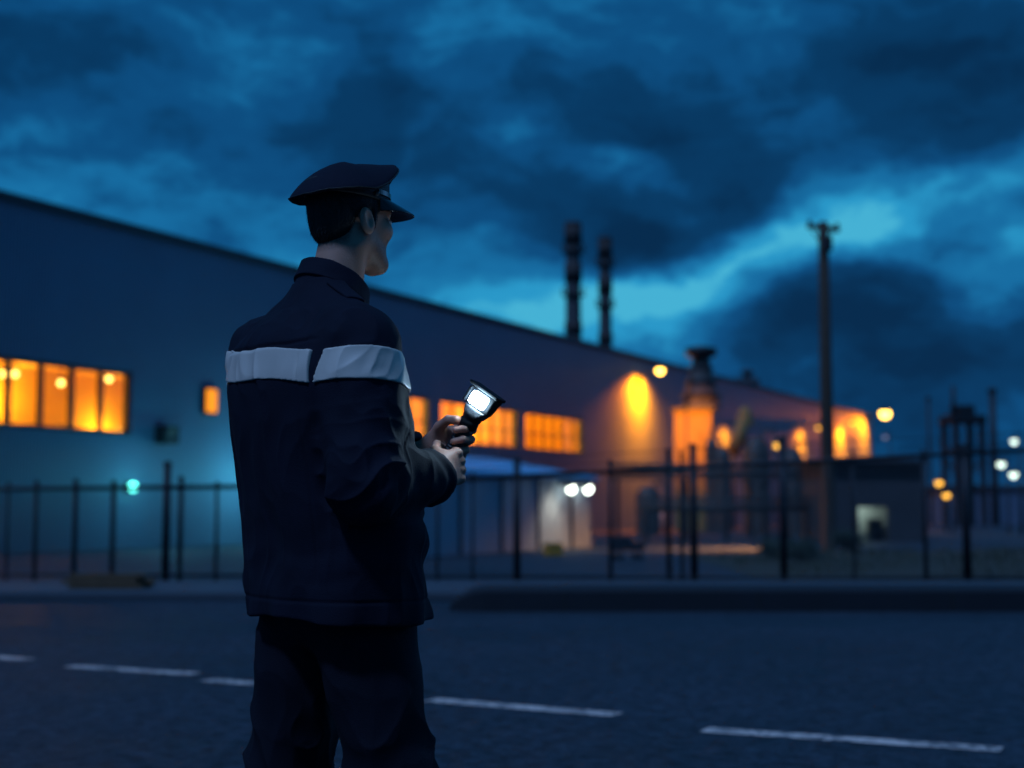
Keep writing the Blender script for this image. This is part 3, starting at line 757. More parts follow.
# ---- skeleton (person-local: x right, y front)
SR, ER, WR = (.207, .006, 1.403), (.276, -.018, 1.118), (.150, .232, 1.135)
SL, EL, WL = (-.208, -.012, 1.425), (-.185, .115, 1.130), (.006, .296, 1.196)
HC = A3(0, .092, 1.720); HSC = .97; HYAW = R(7); hc_, hs_ = math.cos(HYAW), math.sin(HYAW); HROT = np.array([[hc_, -hs_, 0], [hs_, hc_, 0], [0, 0, 1]], dtype=np.float32)
# torch axis
TA = Vector((.062, .292, 1.148)); TD = Vector((.44, .33, .83)).normalized()

def smooth_tab(zs, vals):
    zz = np.linspace(zs[0], zs[-1], 240); v = np.interp(zz, zs, vals); k = np.exp(-np.linspace(-2, 2, 25) ** 2); k /= k.sum()
    v = np.convolve(np.pad(v, 12, mode='edge'), k, 'valid'); return zz, v
TZ = [.78, .84, .95, 1.1, 1.25, 1.35, 1.42, 1.47, 1.51, 1.56]
Ta = smooth_tab(TZ, [.240, .252, .256, .262, .275, .278, .255, .180, .110, .065])
Tb = smooth_tab(TZ, [.170, .176, .168, .160, .156, .150, .134, .106, .083, .066])
Tc = smooth_tab(TZ, [.066, .066, .058, .040, .018, .002, -.004, .004, .022, .04])
def torso(P, off=0.):
    z = P[:, 2]
    a = np.interp(z, *Ta) + off; b = np.interp(z, *Tb) + off; cy = np.interp(z, *Tc)
    e = 2.3
    q = (np.abs(P[:, 0] / a) ** e + np.abs((P[:, 1] - cy) / b) ** e) ** (1 / e)
    return (q - 1) * np.minimum(a, b)
def cut_z(d, P, lo, hi): return np.maximum(np.maximum(d, lo - P[:, 2]), P[:, 2] - hi)

# ---- hands
def hand_sdf(P, W_, ef, en, et, curls, thumb, sgn=1):
    W_, ef, en, et = Vector(W_), Vector(ef).normalized(), Vector(en), Vector(et)
    en = (en - ef * en.dot(ef)).normalized(); et = ef.cross(en) if False else (et - ef * et.dot(ef) - en * et.dot(en)).normalized()
    pt = lambda f_, n_, t_: W_ + ef * f_ + en * n_ + et * t_
    offs = [.030, .010, -.010, -.029]; lens = [(.042, .026, .021), (.047, .029, .022), (.043, .027, .022), (.034, .021, .019)]
    kn = [.088, .092, .088, .080]; rad = [.0098, .0100, .0095, .0085]
    d = cap(P, pt(-.04, 0, 0), pt(.02, 0, 0), .029, .026)
    palm = None
    for i in range(4):
        c_ = cap(P, pt(.012, -.004, offs[i] * .55), pt(kn[i], .0, offs[i]), .017, .0135)
        palm = c_ if palm is None else smin(palm, c_, .012)
    d = smin(d, palm, .02)
    th = cap(P, pt(.02, -.012, .018), pt(.055, -.018, .034), .018, .016); d = smin(d, th, .015)
    fing = None
    for i in range(4):
        p = pt(kn[i], 0, offs[i]); ang = 0
        spread = (1.5 - i) * .03
        fd = None
        for j in range(3):
            ang += curls[i][j]
            dr = (ef * math.cos(ang) - en * math.sin(ang) + et * spread).normalized()
            q = p + dr * lens[i][j]
            s_ = cap(P, p, q, rad[i] * (1.06 - .08 * j), rad[i] * (.98 - .1 * j))
            fd = s_ if fd is None else smin(fd, s_, .004)
            p = q
        k_ = ell(P, pt(kn[i], .007, offs[i]), (.011, .011, .009))
        d = smin(d, k_, .006)
        fing = fd if fing is None else np.minimum(fing, fd)
    d = smin(d, fing, .006)
    td = None; pts = [pt(*q) for q in thumb]
    for j in range(len(pts) - 1):
        s_ = cap(P, pts[j], pts[j + 1], .0135 - .0015 * j, .012 - .0015 * j); td = s_ if td is None else smin(td, s_, .005)
    return smin(d, td, .008)
D = math.radians
RH = dict(W_=WR, ef=(-.34, .86, .30), en=(.92, .40, .02), et=(.10, -.30, .94),
          curls=[(D(38), D(70), D(45)), (D(45), D(72), D(45)), (D(50), D(74), D(48)), (D(54), D(76), D(48))],
          thumb=[(.022, -.012, .024), (.052, -.030, .046), (.082, -.044, .052), (.104, -.052, .044)])
LWR = Vector(WL)
LM = TA + TD * .098
lef = (Vector((LM.x - .022, LM.y + .031, LM.z - .006)) - LWR).normalized()
LH = dict(W_=WL, ef=lef, en=(-.50, .84, -.10), et=(-.1, -.02, .98),
          curls=[(D(30), D(68), D(48)), (D(36), D(70), D(48)), (D(40), D(74), D(48)), (D(46), D(76), D(46))],
          thumb=[(.022, -.014, .022), (.055, -.034, .040), (.086, -.052, .044), (.108, -.062, .036)])
def hands(P):
    d = np.full(len(P), .5, np.float32)
    for c_, H in ((A3(*WR), RH), (A3(*WL), LH)):
        dist = np.linalg.norm(P - c_, axis=1); m = dist < .26
        if m.any(): d[m] = np.minimum(d[m], hand_sdf(P[m], **H))
        d[~m] = np.minimum(d[~m], np.maximum(dist[~m] - .2, .06))
    return d

# ---- head
def head(Pw):
    P = (Pw - HC) @ HROT / HSC; X = P.copy(); X[:, 0] = np.abs(X[:, 0])
    d = ell(P, (0, -.013, .043), (.076, .098, .088))
    d = smin(d, ell(P, (0, .028, -.028), (.062, .066, .084)), .03)
    d = smin(d, cap(X, (.050, .0, -.055), (.018, .072, -.098), .021, .019), .03)
    d = smin(d, ell(P, (0, .074, -.099), (.024, .021, .019)), .02)
    d = smin(d, ell(X, (.040, .062, -.022), (.024, .026, .022)), .02)
    d = smin(d, cap(X, (.006, .088, .024), (.040, .074, .024), .0125, .012), .014)
    d = smax(d, -ell(X, (.032, .099, .001), (.017, .016, .011)), .012)
    lid = np.linalg.norm(X - A3(.032, .0805, .001), axis=1) - .0142
    d = smin(d, np.maximum(lid, .003 + .25 * (.09 - X[:, 1]) - X[:, 2]), .002); d = smin(d, np.maximum(lid, X[:, 2] + .0055), .002)
    d = smin(d, cap(P, (0, .086, .012), (0, .102, -.030), .007, .0100), .010)
    d = smin(d, ell(X, (.010, .093, -.035), (.008, .010, .007)), .006)
    d = smin(d, cap(X, (0, .094, -.060), (.021, .083, -.062), .0062, .003), .006)
    d = smin(d, cap(X, (0, .093, -.072), (.018, .083, -.070), .0070, .004), .006)
    d = smax(d, -cap(X, (0, .102, -.066), (.024, .087, -.066), .0022, .0015), .003)
    # ears
    ca_, sa_ = math.cos(.25), math.sin(.25)
    rot = [[1, 0, 0], [0, ca_, -sa_], [0, sa_, ca_]]
    e = ell(X, (.081, -.012, -.012), (.0085, .0195, .0325), rot)
    e = smax(e, -ell(X, (.0905, -.008, -.008), (.008, .012, .022), rot), .004)
    e = smin(e, ell(X, (.074, .002, -.020), (.010, .008, .012)), .006)
    d = smin(d, e, .007)
    # neck
    d = smin(d, cap(P, (0, -.022, -.04), (0, -.055, -.20), .053, .058), .03)
    d = smin(d, cap(X, (.05, -.02, -.07), (.02, .0, -.19), .017, .017), .025)   # neck muscle
    return d * HSC
def bodyf(P):
    d = np.full(len(P), .5, np.float32)
    z = P[:, 2]
    m = z > 1.35
    if m.any():
        Q = P[m]; b = head(Q); d[m] = np.minimum(d[m], b)
    t = torso(P, -.045); t = cut_z(t, P, .84, 1.53)
    for s, S_, E_, W_ in ((1, SR, ER, WR), (-1, SL, EL, WL)):
        t = smin(t, cap(P, (s * .05, .02, 1.50), S_, .045, .052), .03)
        a_ = smin(cap(P, S_, E_, .050, .040), cap(P, E_, W_, .042, .028), .01)
        t = smin(t, a_, .02)
    hips = ell(P, (0, .06, .90), (.165, .12, .13)); t = smin(t, hips, .05)
    for hp, kn_, an_ in LEGS:
        l = smin(cap(P, hp, kn_, .078, .052), cap(P, kn_, an_, .052, .036), .02); t = smin(t, l, .03)
    d = smin(d, t, .025)
    return smin(d, hands(P), .008)
LEGS = [((-.092, .055, .86), (-.134, .022, .50), (-.150, -.055, .10)), ((.094, .072, .86), (.146, .124, .50), (.160, .090, .10))]
skin = mat('skin', (.54, .27, .19), .5, 0, .12, 30, .15, 250, sss=.25, spec=.35)
_nt = skin.node_tree; _b = _nt.nodes['Principled BSDF']; _src = _b.inputs['Base Color'].links[0].from_socket
_at = _nt.nodes.new('ShaderNodeAttribute'); _at.attribute_name = 'stubble'
_mx = _nt.nodes.new('ShaderNodeMix'); _mx.data_type = 'RGBA'; _nt.links.new(_at.outputs['Fac'], _mx.inputs[0]); _nt.links.new(_src, _mx.inputs[6]); _mx.inputs[7].default_value = (.035, .026, .024, 1); _nt.links.new(_mx.outputs[2], _b.inputs['Base Color'])
body = sdf_mesh('body', bodyf, (-.36, -.16, .06), (.36, .50, 1.86), .003, skin, person)

bv = np.zeros(len(body.data.vertices) * 3, np.float32); body.data.vertices.foreach_get('co', bv); bv = bv.reshape(-1, 3)
Ph = (bv - HC) @ HROT / HSC
ss = lambda a, b, x: np.clip((x - a) / (b - a), 0, 1)
beard = ss(-.03, -.06, Ph[:, 2]) * ss(-.005, .03, Ph[:, 1]) * ss(-.125, -.108, Ph[:, 2]) * (1 - ss(.045, .02, np.abs(Ph[:, 0])) * ss(-.06, -.05, Ph[:, 2]))
zl_ = np.interp(Ph[:, 1], [-.12, -.075, -.045, -.028, .012, .03, .05, .12], [-.066, -.066, -.050, .012, .020, .0, .04, .05])
fade = (1 - ss(0, .020, zl_ - Ph[:, 2])) * (Ph[:, 1] < .03) * (np.abs(Ph[:, 0]) < .079)
stub = np.clip(np.maximum(.62 * beard, .8 * fade) * (.85 + .3 * vnoise(bv * 260, 71)), 0, 1) * (Ph[:, 2] > -.15)
body.data.attributes.new('stubble', 'FLOAT', 'POINT').data.foreach_set('value', stub.astype(np.float32))
# eyes
def HP(x, y, z):
    x, y, z = x * HSC, y * HSC, z * HSC
    return (HC[0] + hc_ * x - hs_ * y, HC[1] + hs_ * x + hc_ * y, HC[2] + z)
for sx in (-1, 1):
    eb = MB().ball(HP(sx * .032, .0815, .001), .0122, 16, 12).build('eye', mat('eye white', (.6, .58, .55), .25), person)
    MB().lathe(HP(sx * .032, .0933, .001), [(.0001, .0008), (.003, .0008), (.0055, 0)], 14, axis=(0, 1, 0)).build('iris', mat('iris', (.05, .03, .02), .2), eb)
# hair
def hairf(Pw):
    P = (Pw - HC) @ HROT / HSC; X = P.copy(); X[:, 0] = np.abs(X[:, 0])
    d = ell(P, (0, -.013, .043), (.0795, .1015, .0905))
    d = smin(d, ell(P, (0, -.050, -.016), (.056, .053, .056)), .03)
    d = np.maximum(d, P[:, 2] - .07)
    # hairline: from nape up over the ear to the temple
    y = P[:, 1]; zl = np.interp(y, [-.12, -.075, -.045, -.028, .012, .03, .05, .12], [-.066, -.066, -.050, .012, .020, .0, .04, .05])
    d = smax(d, (zl - P[:, 2]), .006)
    sb = cap(X, (.0725, .016, .03), (.0725, .014, -.022), .007, .004)
    return smin(d, sb, .004) * HSC
def hair_disp(v):
    P = (v - HC) @ HROT / HSC; ang = np.arctan2(P[:, 0], P[:, 1])
    Q = np.stack([ang * 26, P[:, 2] * 22, P[:, 1] * 10], 1)
    return (.0008 * vnoise(Q, 4) + .0006 * vnoise(Q * A3(2.7, 1.4, 1.5), 9))
hairm = mat('black hair', (.005, .0045, .005), .6, 0, .4, 60, .3, 300)
hair = sdf_mesh('hair', hairf, HC - .13, HC + .13, .0022, hairm, person, hair_disp)
hv = np.zeros(len(hair.data.vertices) * 3, np.float32); hair.data.vertices.foreach_get('co', hv); hv = hv.reshape(-1, 3)
hg = grad(hairf, hv); rk = np.random.default_rng(5)
sel = rk.choice(len(hv), 9000, replace=True); bb = bmesh.new(); bb.from_mesh(hair.data)
for i_ in sel:
    p_ = Vector(hv[i_]); n_ = Vector(hg[i_])
    if p_.z > HC[2] + .06: continue
    t_ = Vector((0, -.25, -1)); t_ = (t_ - n_ * t_.dot(n_))
    if t_.length < .05: continue
    t_ = (t_.normalized() + n_ * rk.uniform(.1, .45) + Vector(rk.normal(0, .25, 3))).normalized(); L_ = rk.uniform(.005, .0125)
    sd_ = t_.cross(n_).normalized() * .0005; p_ = p_ - n_ * .0008 + Vector(rk.normal(0, .0008, 3))
    vv_ = [bb.verts.new(p_ - sd_), bb.verts.new(p_ + sd_), bb.verts.new(p_ + t_ * L_)]; bb.faces.new(vv_)
bb.to_mesh(hair.data); bb.free()

# ---- jacket
navy = fabric('navy jacket cloth', (.0058, .0066, .0185)); navy2 = fabric('navy trouser cloth', (.0040, .0047, .0125))
def armf(P, S_, E_, W_, s, off=0.):
    up = cap(P, S_, E_, .086 + off, .074 + off); 
    e = A3(*E_); w = A3(*W_); cu = e + (w - e) * .93
    fo = cap(P, E_, cu, .070 + off, .052 + off)
    # end the sleeve with a clean flat cuff
    dirn = (w - e) / np.linalg.norm(w - e)
    fo = np.maximum(fo, (P - cu) @ dirn - .004)
    return smin(up, fo, .03)
def jack_base(P, off=0.):
    t = torso(P, off)
    t = np.maximum(t, P[:, 2] - 1.56)
    for s in (1, -1):
        t = smin(t, cap(P, (s * .045, .012, 1.522), (s * .178, -.004, 1.440), .052 + off, .066 + off), .045)
    a = armf(P, SR, ER, WR, 1, off); b = armf(P, SL, EL, WL, -1, off)
    return smin(smin(t, a, .022), b, .022)
HEM = .826
def jacketf(P):
    d = jack_base(P)
    hem = HEM + .006 * np.sin(P[:, 0] * 14 + 1) + .05 * (P[:, 1] - .07) * -.3
    d = smax(d, hem - P[:, 2], .006)
    inner = torso(P, -.014)
    d = np.where(P[:, 2] < .93, np.maximum(d, -inner), d)
    for E_, W_ in ((ER, WR), (EL, WL)):            # hollow cuffs
        e = A3(*E_); w = A3(*W_)
        d = np.maximum(d, -cap(P, e + (w - e) * .80, e + (w - e) * 1.1, .034, .043))
    nb = cap(P, (0, .06, 1.62), (0, .02, 1.47), .064, .064)       # neck opening
    return np.maximum(d, -nb)
def axis_t(P, a, b):
    a, b = A3(*a), A3(*b); ba = b - a; t = (P - a) @ ba / float(ba @ ba); q = P - a - np.clip(t, 0, 1)[:, None] * ba
    return t, np.linalg.norm(q, axis=1)
def jacket_disp(P):
    out = np.zeros(len(P), np.float32)
    warp = np.stack([vnoise(P * 7, 1), vnoise(P * 7, 2), vnoise(P * 7, 3)], 1) * .035
    Q = P + warp
    # sleeve weights
    wa = np.zeros(len(P), np.float32)
    for S_, E_, W_, sd in ((SR, ER, WR, 11), (SL, EL, WL, 12)):
        t1, d1 = axis_t(P, S_, E_); t2, d2 = axis_t(P, E_, W_)
        arm = np.clip((.115 - np.minimum(d1, d2)) / .02, 0, 1) * np.clip((np.abs(P[:, 0]) - .12) / .04, 0, 1)
        fore = (d2 < d1) & (t2 > 0)
        arm = np.where(fore, np.clip((.1 - d2) / .02, 0, 1), arm)
        tt = np.where(fore, 1 + t2 * .8, t1)
        bend = np.exp(-((tt - 1.0) / .38) ** 2)
        # folds that run round the arm, skewed
        ph = tt * 15 + 2.2 * vnoise(Q * A3(9, 9, 9), sd) + 1.1 * np.sin(np.arctan2(P[:, 1] - S_[1], P[:, 0] - S_[0]) * 1.0 + 1)
        rip = 1 - 2 * np.abs(np.sin(ph * .95)) ** .7
        fo = bend * .0060 * rip * (.6 + .6 * vnoise(Q * A3(8, 8, 8), sd + 7)) + .0066 * ridge(Q * A3(10, 10, 5.5), sd + 3) + .0034 * ridge(Q * A3(24, 24, 13), sd + 5) + .0030 * np.exp(-((tt - 1.7) / .12) ** 2) * np.sin(ph * 3)
        out = out * (1 - arm) + arm * fo; wa = np.maximum(wa, arm)
    tw = 1 - wa; z = P[:, 2]
    low = np.clip((1.22 - z) / .25, 0, 1)
    drape = .0082 * ridge(Q * A3(9, 9, 2.2), 21) + .0036 * ridge(Q * A3(21, 21, 6), 27) + .0075 * low * vnoise(Q * A3(8, 8, 3.2), 22)
    waist = np.exp(-((z - .98) / .10) ** 2) * .0042 * vnoise(Q * A3(5, 5, 19), 23) * 1.3
    frontf = np.clip((P[:, 1] - .05) / .06, 0, 1) * np.exp(-((z - .93) / .10) ** 2) * .020 * vnoise(Q * A3(5, 5, 13) + 3, 26)
    hemf = np.exp(-((z - HEM) / .05) ** 2) * .006 * np.sin(np.arctan2(P[:, 0], P[:, 1] - .07) * 9 + 1)
    out = out + tw * (drape + waist + hemf + frontf)
    # seams: hem stitch, yoke, centre back
    out -= .0025 * np.exp(-((z - (HEM + .045)) / .0035) ** 2) * tw
    back = np.clip((.03 - P[:, 1]) / .03, 0, 1); back = back * back * (3 - 2 * back)
    yoke = 1.408 + .04 * np.abs(P[:, 0])
    out -= .0032 * np.exp(-((z - yoke) / .004) ** 2) * tw * back
    out += .0022 * np.clip((z - yoke) / .004, 0, 1) * back * tw
    out -= .0025 * np.exp(-((np.abs(P[:, 0]) - .172) / .004) ** 2) * back * np.clip((1.4 - z) / .03, 0, 1) * np.clip((z - .9) / .03, 0, 1) * tw
    out -= .003 * np.exp(-(P[:, 0] / .003) ** 2) * (P[:, 1] > .05) * tw
    return out * np.clip((1.54 - z) / .06, 0, 1)
jk = sdf_mesh('jacket', jacketf, (-.37, -.20, .80), (.37, .34, 1.59), .0032, navy, person, jacket_disp, jack_base)
# collar
def collarf(P):
    z = P[:, 2]; cy = .046 + (z - 1.58) * .35
    r = np.interp(z, [1.48, 1.53, 1.58, 1.64], [.100, .086, .0745, .0695])
    q = np.sqrt((P[:, 0] / 1.04) ** 2 + (P[:, 1] - cy) ** 2)
    d = np.abs(q - r) - .0042
    top = 1.632 - .50 * (P[:, 1] + .025) - .02 * np.clip(P[:, 1] - .06, 0, 1) * 10
    fold = np.abs(q - r - .009) - .0036           # turned-down outer leaf
    fold = np.maximum(fold, np.maximum(z - (top - .004), (top - .052) - z))
    d = np.maximum(d, z - top)
    d = smin(d, fold, .006)
    gap = .012 - np.abs(P[:, 0]) + 0 * z
    d = np.where(P[:, 1] > cy, np.maximum(d, gap), d)
    return np.maximum(d, 1.49 - z)
sdf_mesh('collar', collarf, (-.12, -.08, 1.48), (.12, .17, 1.66), .0026, navy, person,
         lambda v: .0014 * vnoise(v * 28, 5))
# reflective strips follow the displaced jacket: slightly larger shell cut by a band
strip = mat('reflective strip', (.72, .61, .53), .4, 0, .06, 12, .04, 300)
def disp_jack(P, off): return jack_base(P) - off
def strip_back(P):
    d = np.abs(torso(P, 0) - .0035) - .0042
    t = np.maximum(torso(P, -.0), -1)
    d = np.abs(jack_base(P) - .0013) - .0029
    z = P[:, 2]; zc = 1.375 - .07 * P[:, 0] + .004 * np.sin(P[:, 0] * 19)
    d = np.maximum(d, np.abs(z - zc) - .034)
    d = np.maximum(d, P[:, 1] - .0)
    # stop at the sleeve seam
    return np.maximum(d, np.abs(P[:, 0] + .018) - .222)
def strip_arm(S_, E_):
    def f(P):
        a, b = A3(*S_), A3(*E_); ba = (b - a) / np.linalg.norm(b - a)
        d = np.abs(jack_base(P) - .0013) - .0029
        t = (P - a) @ ba - .012 * vnoise(P * 6, 31)
        d = np.maximum(d, np.abs(t - .061) - .033)
        q = P - a - ((P - a) @ ba)[:, None] * ba
        d = np.maximum(d, np.linalg.norm(q, axis=1) - .115)
        sgn = 1 if S_[0] > 0 else -1
        return np.maximum(d, .234 - sgn * P[:, 0] + 0.25 * np.clip(P[:, 2] - 1.4, -.1, .1))
    return f
bd = dict(lo=(-.33, -.22, 1.26), hi=(.33, .2, 1.50))
def stripmesh(f): return sdf_mesh('reflective_strip', f, bd['lo'], bd['hi'], .0026, strip, jk, jacket_disp, jack_base)
stripmesh(strip_back); stripmesh(strip_arm(SR, ER)); stripmesh(strip_arm(SL, EL))
# shoulder straps
for s in (1, -1):
    def ep(P, s=s):
        a, b = A3(s * .085, .012, 1.53), A3(s * .185, -.005, 1.49); ba = (b - a) / np.linalg.norm(b - a)
        d = np.abs(jack_base(P) - .004) - .0035
        t = (P - a) @ ba
        d = np.maximum(d, np.maximum(-t, t - .105)); return np.maximum(np.maximum(d, np.abs(P[:, 1] - .004) - .021), 1.42 - P[:, 2])
    st = sdf_mesh('shoulder_strap', ep, (min(s * .03, s * .28), -.06, 1.40), (max(s * .03, s * .28), .07, 1.60), .0028, navy, jk)
    MB().ball((s * .098, .004, 1.527 + .01), .0075, sc=(1, 1, .6)).build('button', M['steel'], st)
# ---- trousers
def legf(P, hp, kn_, an_, off=0.):
    return smin(cap(P, hp, kn_, (.113 + off), .091 + off), cap(P, kn_, (an_[0], an_[1], .085), .091 + off, .094 + off), .02)
def trouf(P):
    d = ell(P, (0, .072, .905), (.200, .146, .17))
    d = np.maximum(d, P[:, 2] - .985)
    for L_ in LEGS: d = smin(d, legf(P, *L_), .028)
    d = np.maximum(d, .052 + .02 * (P[:, 1]) - P[:, 2])
    for L_ in LEGS:
        a = A3(*L_[2]); d = np.maximum(d, -cap(P, (a[0], a[1], .0), (a[0], a[1], .12), .078, .07))
    return d
def trou_disp(P):
    out = np.zeros(len(P), np.float32); z = P[:, 2]
    Q = P + np.stack([vnoise(P * 6, 41), vnoise(P * 6, 42), vnoise(P * 6, 43)], 1) * .04
    left = P[:, 0] < 0
    for m, ph in ((left, 0.), (~left, 1.7)):
        kn_ = np.exp(-((z - .52) / .14) ** 2) + .6 * np.exp(-((z - .16) / .10) ** 2) + .35 * np.exp(-((z - .78) / .07) ** 2)
        f = kn_ * .0062 * (1 - 2 * np.abs(np.sin(z * 30 + ph + 3.6 * vnoise(Q * A3(7, 7, 4), 44) + P[:, 0] * 18)) ** .7) + .007 * ridge(Q * A3(8, 8, 2.2), 45) + .003 * ridge(Q * A3(18, 18, 8), 46)
        out = np.where(m, f, out)
    return out
sdf_mesh('trousers', trouf, (-.30, -.20, .03), (.32, .28, 1.0), .0042, navy2, person, trou_disp)
# ---- boots
bootm = mat('black boot leather', (.012, .012, .013), .35, 0, .2, 30, .2, 200)
for (hp, kn_, an_), yaw in zip(LEGS, (R(14), R(-12))):
    ax_, ay_ = an_[0], an_[1]; fy = Vector((-math.sin(yaw), math.cos(yaw)))
    def bf(P, ax_=ax_, ay_=ay_, fy=fy):
        q = lambda f_, z_: (ax_ + fy.x * f_, ay_ + fy.y * f_, z_)
        d = cap(P, q(-.01, .08), q(-.015, .20), .050, .055)
        d = smin(d, cap(P, q(-.035, .045), q(.11, .045), .043, .042), .03)
        d = smin(d, cap(P, q(.09, .045), q(.165, .038), .044, .036), .02)
        s_ = np.minimum(cap(P, q(-.035, .02), q(.155, .02), .049, .046), 9)
        sole = np.maximum(s_, np.abs(P[:, 2] - .015) - .014)
        return np.minimum(np.maximum(d, .012 - P[:, 2]), sole)
    sdf_mesh('boot', bf, (ax_ - .16, ay_ - .14, -.01), (ax_ + .16, ay_ + .27, .28), .004, bootm, person)

# ---- cap
capm = fabric('navy cap cloth', (.0056, .0066, .019)); peak = mat('glossy black peak', (.008, .008, .010), .22, 0, .1)
bandm = mat('cap band cloth', (.006, .0065, .010), .6, 0, .2, 200, .3, 500)
ct = bpy.data.objects.new('peaked_cap', None); C.objects.link(ct); ct.parent = person; ct.location = tuple(HC); ct.rotation_euler = (0, 0, HYAW); ct.scale = (.97, .97, .97)
NS = 72
def ring(rx, ry, cy, zf):
    return [(rx * math.sin(2 * math.pi * i / NS), cy + ry * math.cos(2 * math.pi * i / NS), zf(math.cos(2 * math.pi * i / NS), 2 * math.pi * i / NS)) for i in range(NS)]
def loft(rings, close=None):
    mb = MB(); vs = [p for r_ in rings for p in r_]; n = NS
    fs = [(k * n + i, k * n + (i + 1) % n, (k + 1) * n + (i + 1) % n, (k + 1) * n + i) for k in range(len(rings) - 1) for i in range(n)]
    if close is not None:
        vs.append(close); fs += [((len(rings) - 1) * n + i, (len(rings) - 1) * n + (i + 1) % n, len(vs) - 1) for i in range(n)]
    return mb.add(vs, fs, True)
zb0 = lambda c, a: .046 - .006 * c; zb1 = lambda c, a: .091 + .004 * c
band = loft([ring(.079, .101, -.012, zb0), ring(.0845, .1065, -.012, zb0), ring(.0855, .1075, -.012, lambda c, a: .050 - .006 * c), ring(.0855, .1075, -.012, lambda c, a: .088 + .004 * c), ring(.083, .105, -.012, zb1)])
band.build('band', bandm, ct)
rimz = lambda c: .052 - .010 * c * c * (c < 0) + .083 * max(0., c) ** 1.25 + .004 * c            # height of the crown's widest edge (c=1 front, -1 back)
def wr(c, a, amp): return amp * (mnoise.noise(Vector((math.sin(a) * 3, math.cos(a) * 3, 2.7))) + .6 * mnoise.noise(Vector((math.sin(a) * 7, math.cos(a) * 7, 5.1))))
rings = [ring(.0835, .1055, -.012, lambda c, a: .086 + .004 * c)]
for q in (.3, .6, .85, 1.0):
    rings.append(ring(.0835 + (.1235 - .0835) * q ** .85, .1055 + (.1245 - .1055) * q ** .85, -.012 - .009 * q,
                      lambda c, a, q=q: (.088 + .004 * c) + (rimz(c) - .088 - .004 * c) * q ** 1.3 * .97 + wr(c, a, .003 * q)))
rings.append(ring(.1255, .1265, -.021, lambda c, a: rimz(c) - .003 + wr(c, a, .003)))
rings.append(ring(.1268, .1278, -.021, lambda c, a: rimz(c) + .004 + wr(c, a, .003)))
rings.append(ring(.1235, .1248, -.021, lambda c, a: rimz(c) + .011 + wr(c, a, .003)))
def topz(q):   # q = 1 at rim .. 0 in the middle
    return lambda c, a: (rimz(c) + .012) * q ** 2.6 + .1345 * (1 - q ** 2.6) + wr(c, a, .0035 * q) + .004 * (1 - q) * math.sin(3 * a)
for q in (.9, .75, .55, .35, .15): rings.append(ring(.1225 * q, .1240 * q, -.021 + .016 * (1 - q), topz(q)))
cr = loft(rings, (0, -.003, .1355)).build('crown', capm, ct)
sm = cr.modifiers.new('subd', 'SUBSURF'); sm.levels = 1; sm.render_levels = 1
# piping round the crown edge
pp = MB(); rp = ring(.1276, .1286, -.021, lambda c, a: rimz(c) + .003 + wr(c, a, .003))
for i in range(NS): pp.tube(rp[i], rp[(i + 1) % NS], .0018, n=6, caps=False)
pp.build('piping', bandm, cr)
# visor: crescent, curved and tilted down
vs, fs = [], []; nA, nR = 36, 6
for side in (0, 1):
    for k in range(nR + 1):
        q = k / nR
        for i in range(nA + 1):
            a = R(-68) + R(136) * i / nA; ext = .074 * (math.cos(a * 90 / 68 * .98) ** .6 if abs(a) < R(68) else 0)
            rx, ry = .0845 + ext * q * .75, .1065 + ext * q
            z = .054 + .000 * math.cos(a) - q * .020 * math.cos(a * .8) - .006 * q * q - .016 * (math.sin(a) ** 2) * 1.0 * q - .004 * (1 - math.cos(a)) - side * .003
            vs.append((rx * math.sin(a), -.012 + ry * math.cos(a), z))
w_ = nA + 1; off = (nR + 1) * w_
for k in range(nR):
    for i in range(nA):
        fs.append((k * w_ + i, k * w_ + i + 1, (k + 1) * w_ + i + 1, (k + 1) * w_ + i)); fs.append((off + k * w_ + i, off + (k + 1) * w_ + i, off + (k + 1) * w_ + i + 1, off + k * w_ + i + 1))
for i in range(nA): fs.append((nR * w_ + i, nR * w_ + i + 1, off + nR * w_ + i + 1, off + nR * w_ + i))
MB().add(vs, fs, True).build('peak', peak, ct)
stp = MB(); rs = [( .0875 * math.sin(R(a)), -.012 + .1095 * math.cos(R(a)), .061 + .0 * math.cos(R(a))) for a in range(-74, 75, 4)]
for a_, b_ in zip(rs, rs[1:]): stp.box(((Vector(a_) + Vector(b_)) / 2), ((Vector(b_) - Vector(a_)).length * 1.08, .0035, .011), rz=math.atan2(b_[1] - a_[1], b_[0] - a_[0]))
stp.build('strap', peak, ct)
for s in (-1, 1): MB().ball((s * .0865, .012, .055), .0065, sc=(.6, 1, 1)).build('button', M['steel'], ct)
MB().lathe((0, .0985, .080), [(.0001, .003), (.012, .003), (.015, 0)], 12, axis=(0, 1, .1)).build('badge', M['steel'], ct)

# ================================================================== FLASHLIGHT (held, so top-level)
Rz = Matrix.Rotation(-PSI, 3, 'Z'); PW = Vector(person.location)
def PL(v): return Rz @ Vector(v) + PW
camdir = (Vector((.42, -.91, .0)))
npl = (camdir - TD * camdir.dot(TD)).normalized(); 
qpl = npl.cross(TD)                              # sideways
TS = 1.12
fl = thing('flashlight', 'black flashlight with a rectangular glowing white lens, held in both hands', 'flashlight', PL(TA - TD * .026))
B3 = Matrix((Rz @ qpl, Rz @ npl, Rz @ TD)).transposed()      # columns: side, lens normal, axis
fl.rotation_euler = B3.to_euler(); fl.scale = (TS, TS, 1.09)
blk = mat('black rubber', (.008, .009, .012), .45, 0, .2, 60, .2, 300); blk2 = mat('black plastic', (.0045, .0055, .008), .7, 0, .1, spec=.2)
hp = [(.001, -.012), (.0135, -.012), (.0165, -.006), (.0175, .0)]
